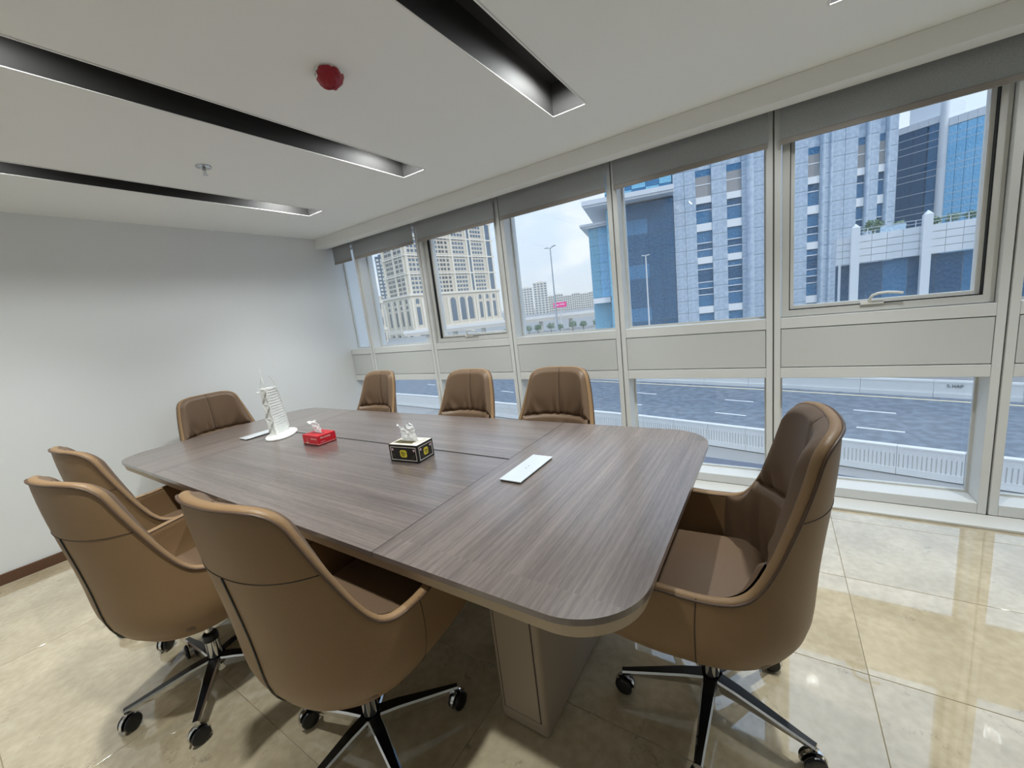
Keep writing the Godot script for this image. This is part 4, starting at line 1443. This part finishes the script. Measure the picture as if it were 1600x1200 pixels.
func skyline() -> void:
	far_block("apartment_block", "pale apartment block with blue balconies standing highest left of the street lamp", Vector3(-280.5, -11, -524.5), 29.0, 20.0, 47.5, 14.0, M.far_block, M.city_glass, 14, 4)
	far_block("apartment_block", "blue-windowed apartment block at the left edge of the sky window", Vector3(-298.0, -11, -514.5), 29.0, 17.0, 42.0, 14.0, M.far_block, M.city_glass, 12, 4)
	var labels := ["first of the low distant blocks right of the tall apartment block", "second low distant block, behind the street lamp pole", "third low distant block, above the pink billboard's left end", "fourth low distant block, above the pink billboard's right end", "fifth low distant block right of the billboard", "sixth low distant block between billboard and glass building", "seventh low distant block nearest the glass building"]
	for i in 7:
		var f := i / 6.0
		far_block("city_block", labels[i], Vector3(lerpf(-291, -219, f), -11, lerpf(-575, -607, f)), 24.0, 12.9, 28.0 - i * 0.6 + [0.0, 2.0, -1.0, 1.5, 0.5, 2.2, 0.0][i], 12.0, M.far_block, M.far_window, 8, 4)
	far_block("office_tower", "slim blue tower behind the left side of the ornate tower", Vector3(-305.0, -11, -264.0), 52.0, 11.0, 75.0, 14.0, M.city_glass, M.far_block, 22, 3, "")
	var o := far_block("old_building", "cream building with a pointed roof seen in the narrow window strip", Vector3(-188.0, -9, -141.5), 55.0, 26.0, 26.5, 16.0, M.old_stone, M.far_window, 3, 6, "")
	part(o, "pointed_roof", cyl(4.6, 8.0, 4, 0.05), M.city_glass, Vector3(-6.5, 30.3, -5.0), Vector3(0, PI / 4, 0))
	blk(o, "cornice", M.old_stone_light, -13.5, 13.5, 23.2, 24.4, -16.0, 0.6)
	blk(o, "cornice", M.old_stone_light, -13.5, 13.5, 8.2, 9.6, -16.0, 0.6)

func flyover() -> void:
	var t := frame("flyover", "pale concrete road flyover crossing behind the street lamp", "bridge", Vector3(-61.0, 0, -131.2), 26.0)
	blk(t, "deck", M.bridge, -60, 45, -3.6, -2.5, -5.0, 0.0)
	blk(t, "parapet", M.concrete, -60, 45, -2.5, -1.5, -0.3, 0.1)
	for i in 9:
		blk(t, "pier", M.bridge, -52.0 + i * 11.0, -50.6 + i * 11.0, ROAD, -3.6, -3.4, -1.4)
	var b := frame("billboard", "bright pink roadside billboard above the flyover", "billboard", Vector3(-59.9, 0, -129.6), 26.0)
	blk(b, "board", M.pink_board, -2.35, 2.35, 0.75, 2.55, -0.3, 0.0)
	blk(b, "print", M.white_plastic, -1.4, -0.3, 1.5, 1.8, 0.0, 0.02)
	blk(b, "print", M.white_plastic, 0.0, 1.6, 1.6, 1.9, 0.0, 0.02)
	blk(b, "post", M.pole, -0.2, 0.2, ROAD, 0.75, -0.25, -0.05)
	var rng := RandomNumberGenerator.new()
	rng.seed = 4
	for i in 9:
		var f := i / 8.0
		tree("small roadside tree below the flyover, number %s from the left" % ["one", "two", "three", "four", "five", "six", "seven", "eight", "nine"][i], Vector3(lerpf(-74.0, -44.0, f), ROAD, lerpf(-115.0, -122.0, f) + rng.randf_range(-1, 1)), rng.randf_range(2.8, 3.6), rng.randf_range(1.1, 1.4), 20 + i)
	for i in 3:
		bush("roadside_shrub", "low green roadside shrub by the glass building, %s of three" % ["left", "middle", "right"][i], Vector3(-25.5 + i * 3.4, ROAD, -66.0 - i * 1.2), 1.25, 40 + i, "roadside shrubs by the glass building")

func haze() -> void:
	# the city's dusty air between the road and the far buildings
	var f := FogVolume.new()
	f.name = "city_haze"
	f.shape = RenderingServer.FOG_VOLUME_SHAPE_BOX
	f.size = Vector3(640, 130, 560)
	var m := FogMaterial.new()
	m.density = 0.0004
	m.albedo = Color(0.86, 0.92, 0.97)
	f.material = m
	add_child(f)
	f.position = Vector3(-220, 56, -370)
	tag(f, "pale dusty haze in front of the far city", "haze", "", "stuff")

func lamps() -> void:
	var a := thing("street_lamp", "tall street lamp with two heads standing against the open sky", "street lamp", Vector3(-29.0, ROAD, -64.0))
	part(a, "pole", cyl(0.20, 19.2, 12, 0.10), M.pole, Vector3(0, 9.6, 0))
	for s in [-1.0, 1.0]:
		part(a, "arm", tube(PackedVector3Array([Vector3(0, 19.0, 0), Vector3(0.5 * s, 19.25, 0.25 * s), Vector3(1.0 * s, 19.3, 0.5 * s)]), 0.06, 6), M.pole)
		part(a, "lamp_head", rbox(1.0, 0.16, 0.36, 0.06), M.pole, Vector3(0.95 * s, 19.34, 0.47 * s), Vector3(0, -0.46, 0.06 * s))
	var b := thing("street_lamp", "white street lamp with a short double head before the dark glass building", "street lamp", Vector3(-6.42, ROAD, -39.9))
	part(b, "pole", cyl(0.10, 12.9, 12, 0.06), M.pole, Vector3(0, 6.45, 0))
	for s in [-1.0, 1.0]:
		part(b, "lamp_head", rbox(0.34, 0.09, 0.18, 0.03), M.pole, Vector3(0.22 * s, 12.95, 0.05), Vector3(0, 0, 0.1 * s))
	part(b, "arm", cyl(0.035, 0.5, 8), M.pole, Vector3(0, 12.9, 0.03), Vector3(0, 0, PI / 2))

# ---------------------------------------------------------------- sky
func sky_picture() -> ImageTexture:
	var W := 1024
	var H := 512
	var n := noise(5, 2.0, 6)
	var n2 := noise(6, 5.5, 4)
	var im := Image.create(W, H, false, Image.FORMAT_RGBF)
	for j in H:
		var up := (0.5 - (j + 0.5) / H) * PI
		var y := sin(up)
		for i in W:
			var a := TAU * (i + 0.5) / W
			var d := Vector3(cos(a) * cos(up), y, sin(a) * cos(up))
			var c: Color
			if y < 0.0:
				c = Color(0.24, 0.28, 0.32)
			else:
				var k := pow(1.0 - y, 2.2)
				c = Color(0.52, 0.74, 1.04).lerp(Color(0.54, 0.585, 0.61), k)
				var q := d / (y + 0.35)
				var cl := n.get_noise_3d(q.x * 0.6, q.z * 0.6, 3.0) * 0.9 + n2.get_noise_3d(q.x * 0.7, q.z * 0.7, 9.0) * 0.25
				cl = smoothstep(-0.05, 0.40, cl)
				c = c.lerp(Color(0.72, 0.75, 0.77), cl * 0.85)
			im.set_pixel(i, j, c)
	return ImageTexture.create_from_image(im)

# ---------------------------------------------------------------- scene
func _ready() -> void:
	var cam := Camera3D.new()
	cam.name = "camera"
	add_child(cam)
	cam.position = Vector3(4.4641, 1.45, 3.1376)
	cam.rotation_degrees = Vector3(-10.2548, 33.7923, -6.6562)
	cam.fov = 87.5123
	cam.near = 0.05
	cam.far = 3000.0
	cam.current = true
	var env := Environment.new()
	var sky := Sky.new()
	var ps := PanoramaSkyMaterial.new()
	ps.panorama = sky_picture()
	ps.energy_multiplier = 1.38
	sky.sky_material = ps
	env.background_mode = Environment.BG_SKY
	env.sky = sky
	env.tonemap_mode = Environment.TONE_MAPPER_LINEAR
	env.tonemap_exposure = 1.25
	env.volumetric_fog_enabled = true
	env.volumetric_fog_density = 0.0
	env.sdfgi_enabled = true
	env.ssao_enabled = true
	env.ssil_enabled = true
	var we := WorldEnvironment.new()
	we.name = "world"
	we.environment = env
	add_child(we)
	var sun := DirectionalLight3D.new()
	sun.name = "sun"
	add_child(sun)
	sun.look_at_from_position(Vector3(0.78, 0.62, 0.22) * 10.0, Vector3.ZERO)
	sun.light_color = Color(1.0, 0.98, 0.96)
	sun.light_energy = 0.38
	sun.light_angular_distance = 6.0
	sun.shadow_enabled = true

	make_materials()
	var lm := mat("lamp", Color(1, 0.96, 0.88), 0.5)
	lm.emission_enabled = true
	lm.emission = Color(1.0, 0.92, 0.80)
	lm.emission_energy_multiplier = 6.0

	room()
	var words := ["nearest the white end wall", "above the middle of the table's left half", "above the table's right end, ending beside the red smoke detector", "over the right-hand chair, only its tip in view", "far right of the room"]
	for i in SLOTS.size():
		slot_light(SLOTS[i][0], SLOTS[i][1], SZ0, SZ1, "long black recessed light slot " + words[i], 2.6, [1.06, 2.9] if i < 3 else [1.06])
	ceiling_things()
	table()
	chair_meshes()
	chair("brown leather chair on the window side, farthest left", Vector3(1.27, 0, 0.915), 176.0, 20.0, -0.01)
	chair("brown leather chair on the window side, middle of three", Vector3(2.40, 0, 0.935), 178.0, 50.0, -0.01)
	chair("brown leather chair on the window side, nearest the right end", Vector3(3.19, 0, 0.925), 178.0, 5.0, -0.01)
	chair("brown leather chair at the far left head of the table", Vector3(0.52, 0, 1.70), -90.0, 10.0)
	chair("tan leather chair on the near side, farthest left and half hidden", Vector3(1.71, 0, 2.50), 2.0, 30.0, 0.03)
	chair("tan leather chair on the near side, middle of three", Vector3(2.415, 0, 2.645), 8.0, -106.0, 0.045)
	chair("tan leather chair on the near side, nearest the viewer", Vector3(3.276, 0, 2.49), 4.0, 52.0, 0.045)
	chair("tan leather chair at the right head of the table", Vector3(4.28, 0, 1.82), 94.0, -18.0, 0.04)
	table_things()
	road_and_barriers()
	stone_building()
	glass_building()
	dark_tower()
	blue_tower()
	podium()
	ornate_tower()
	skyline()
	flyover()
	lamps()
	haze()
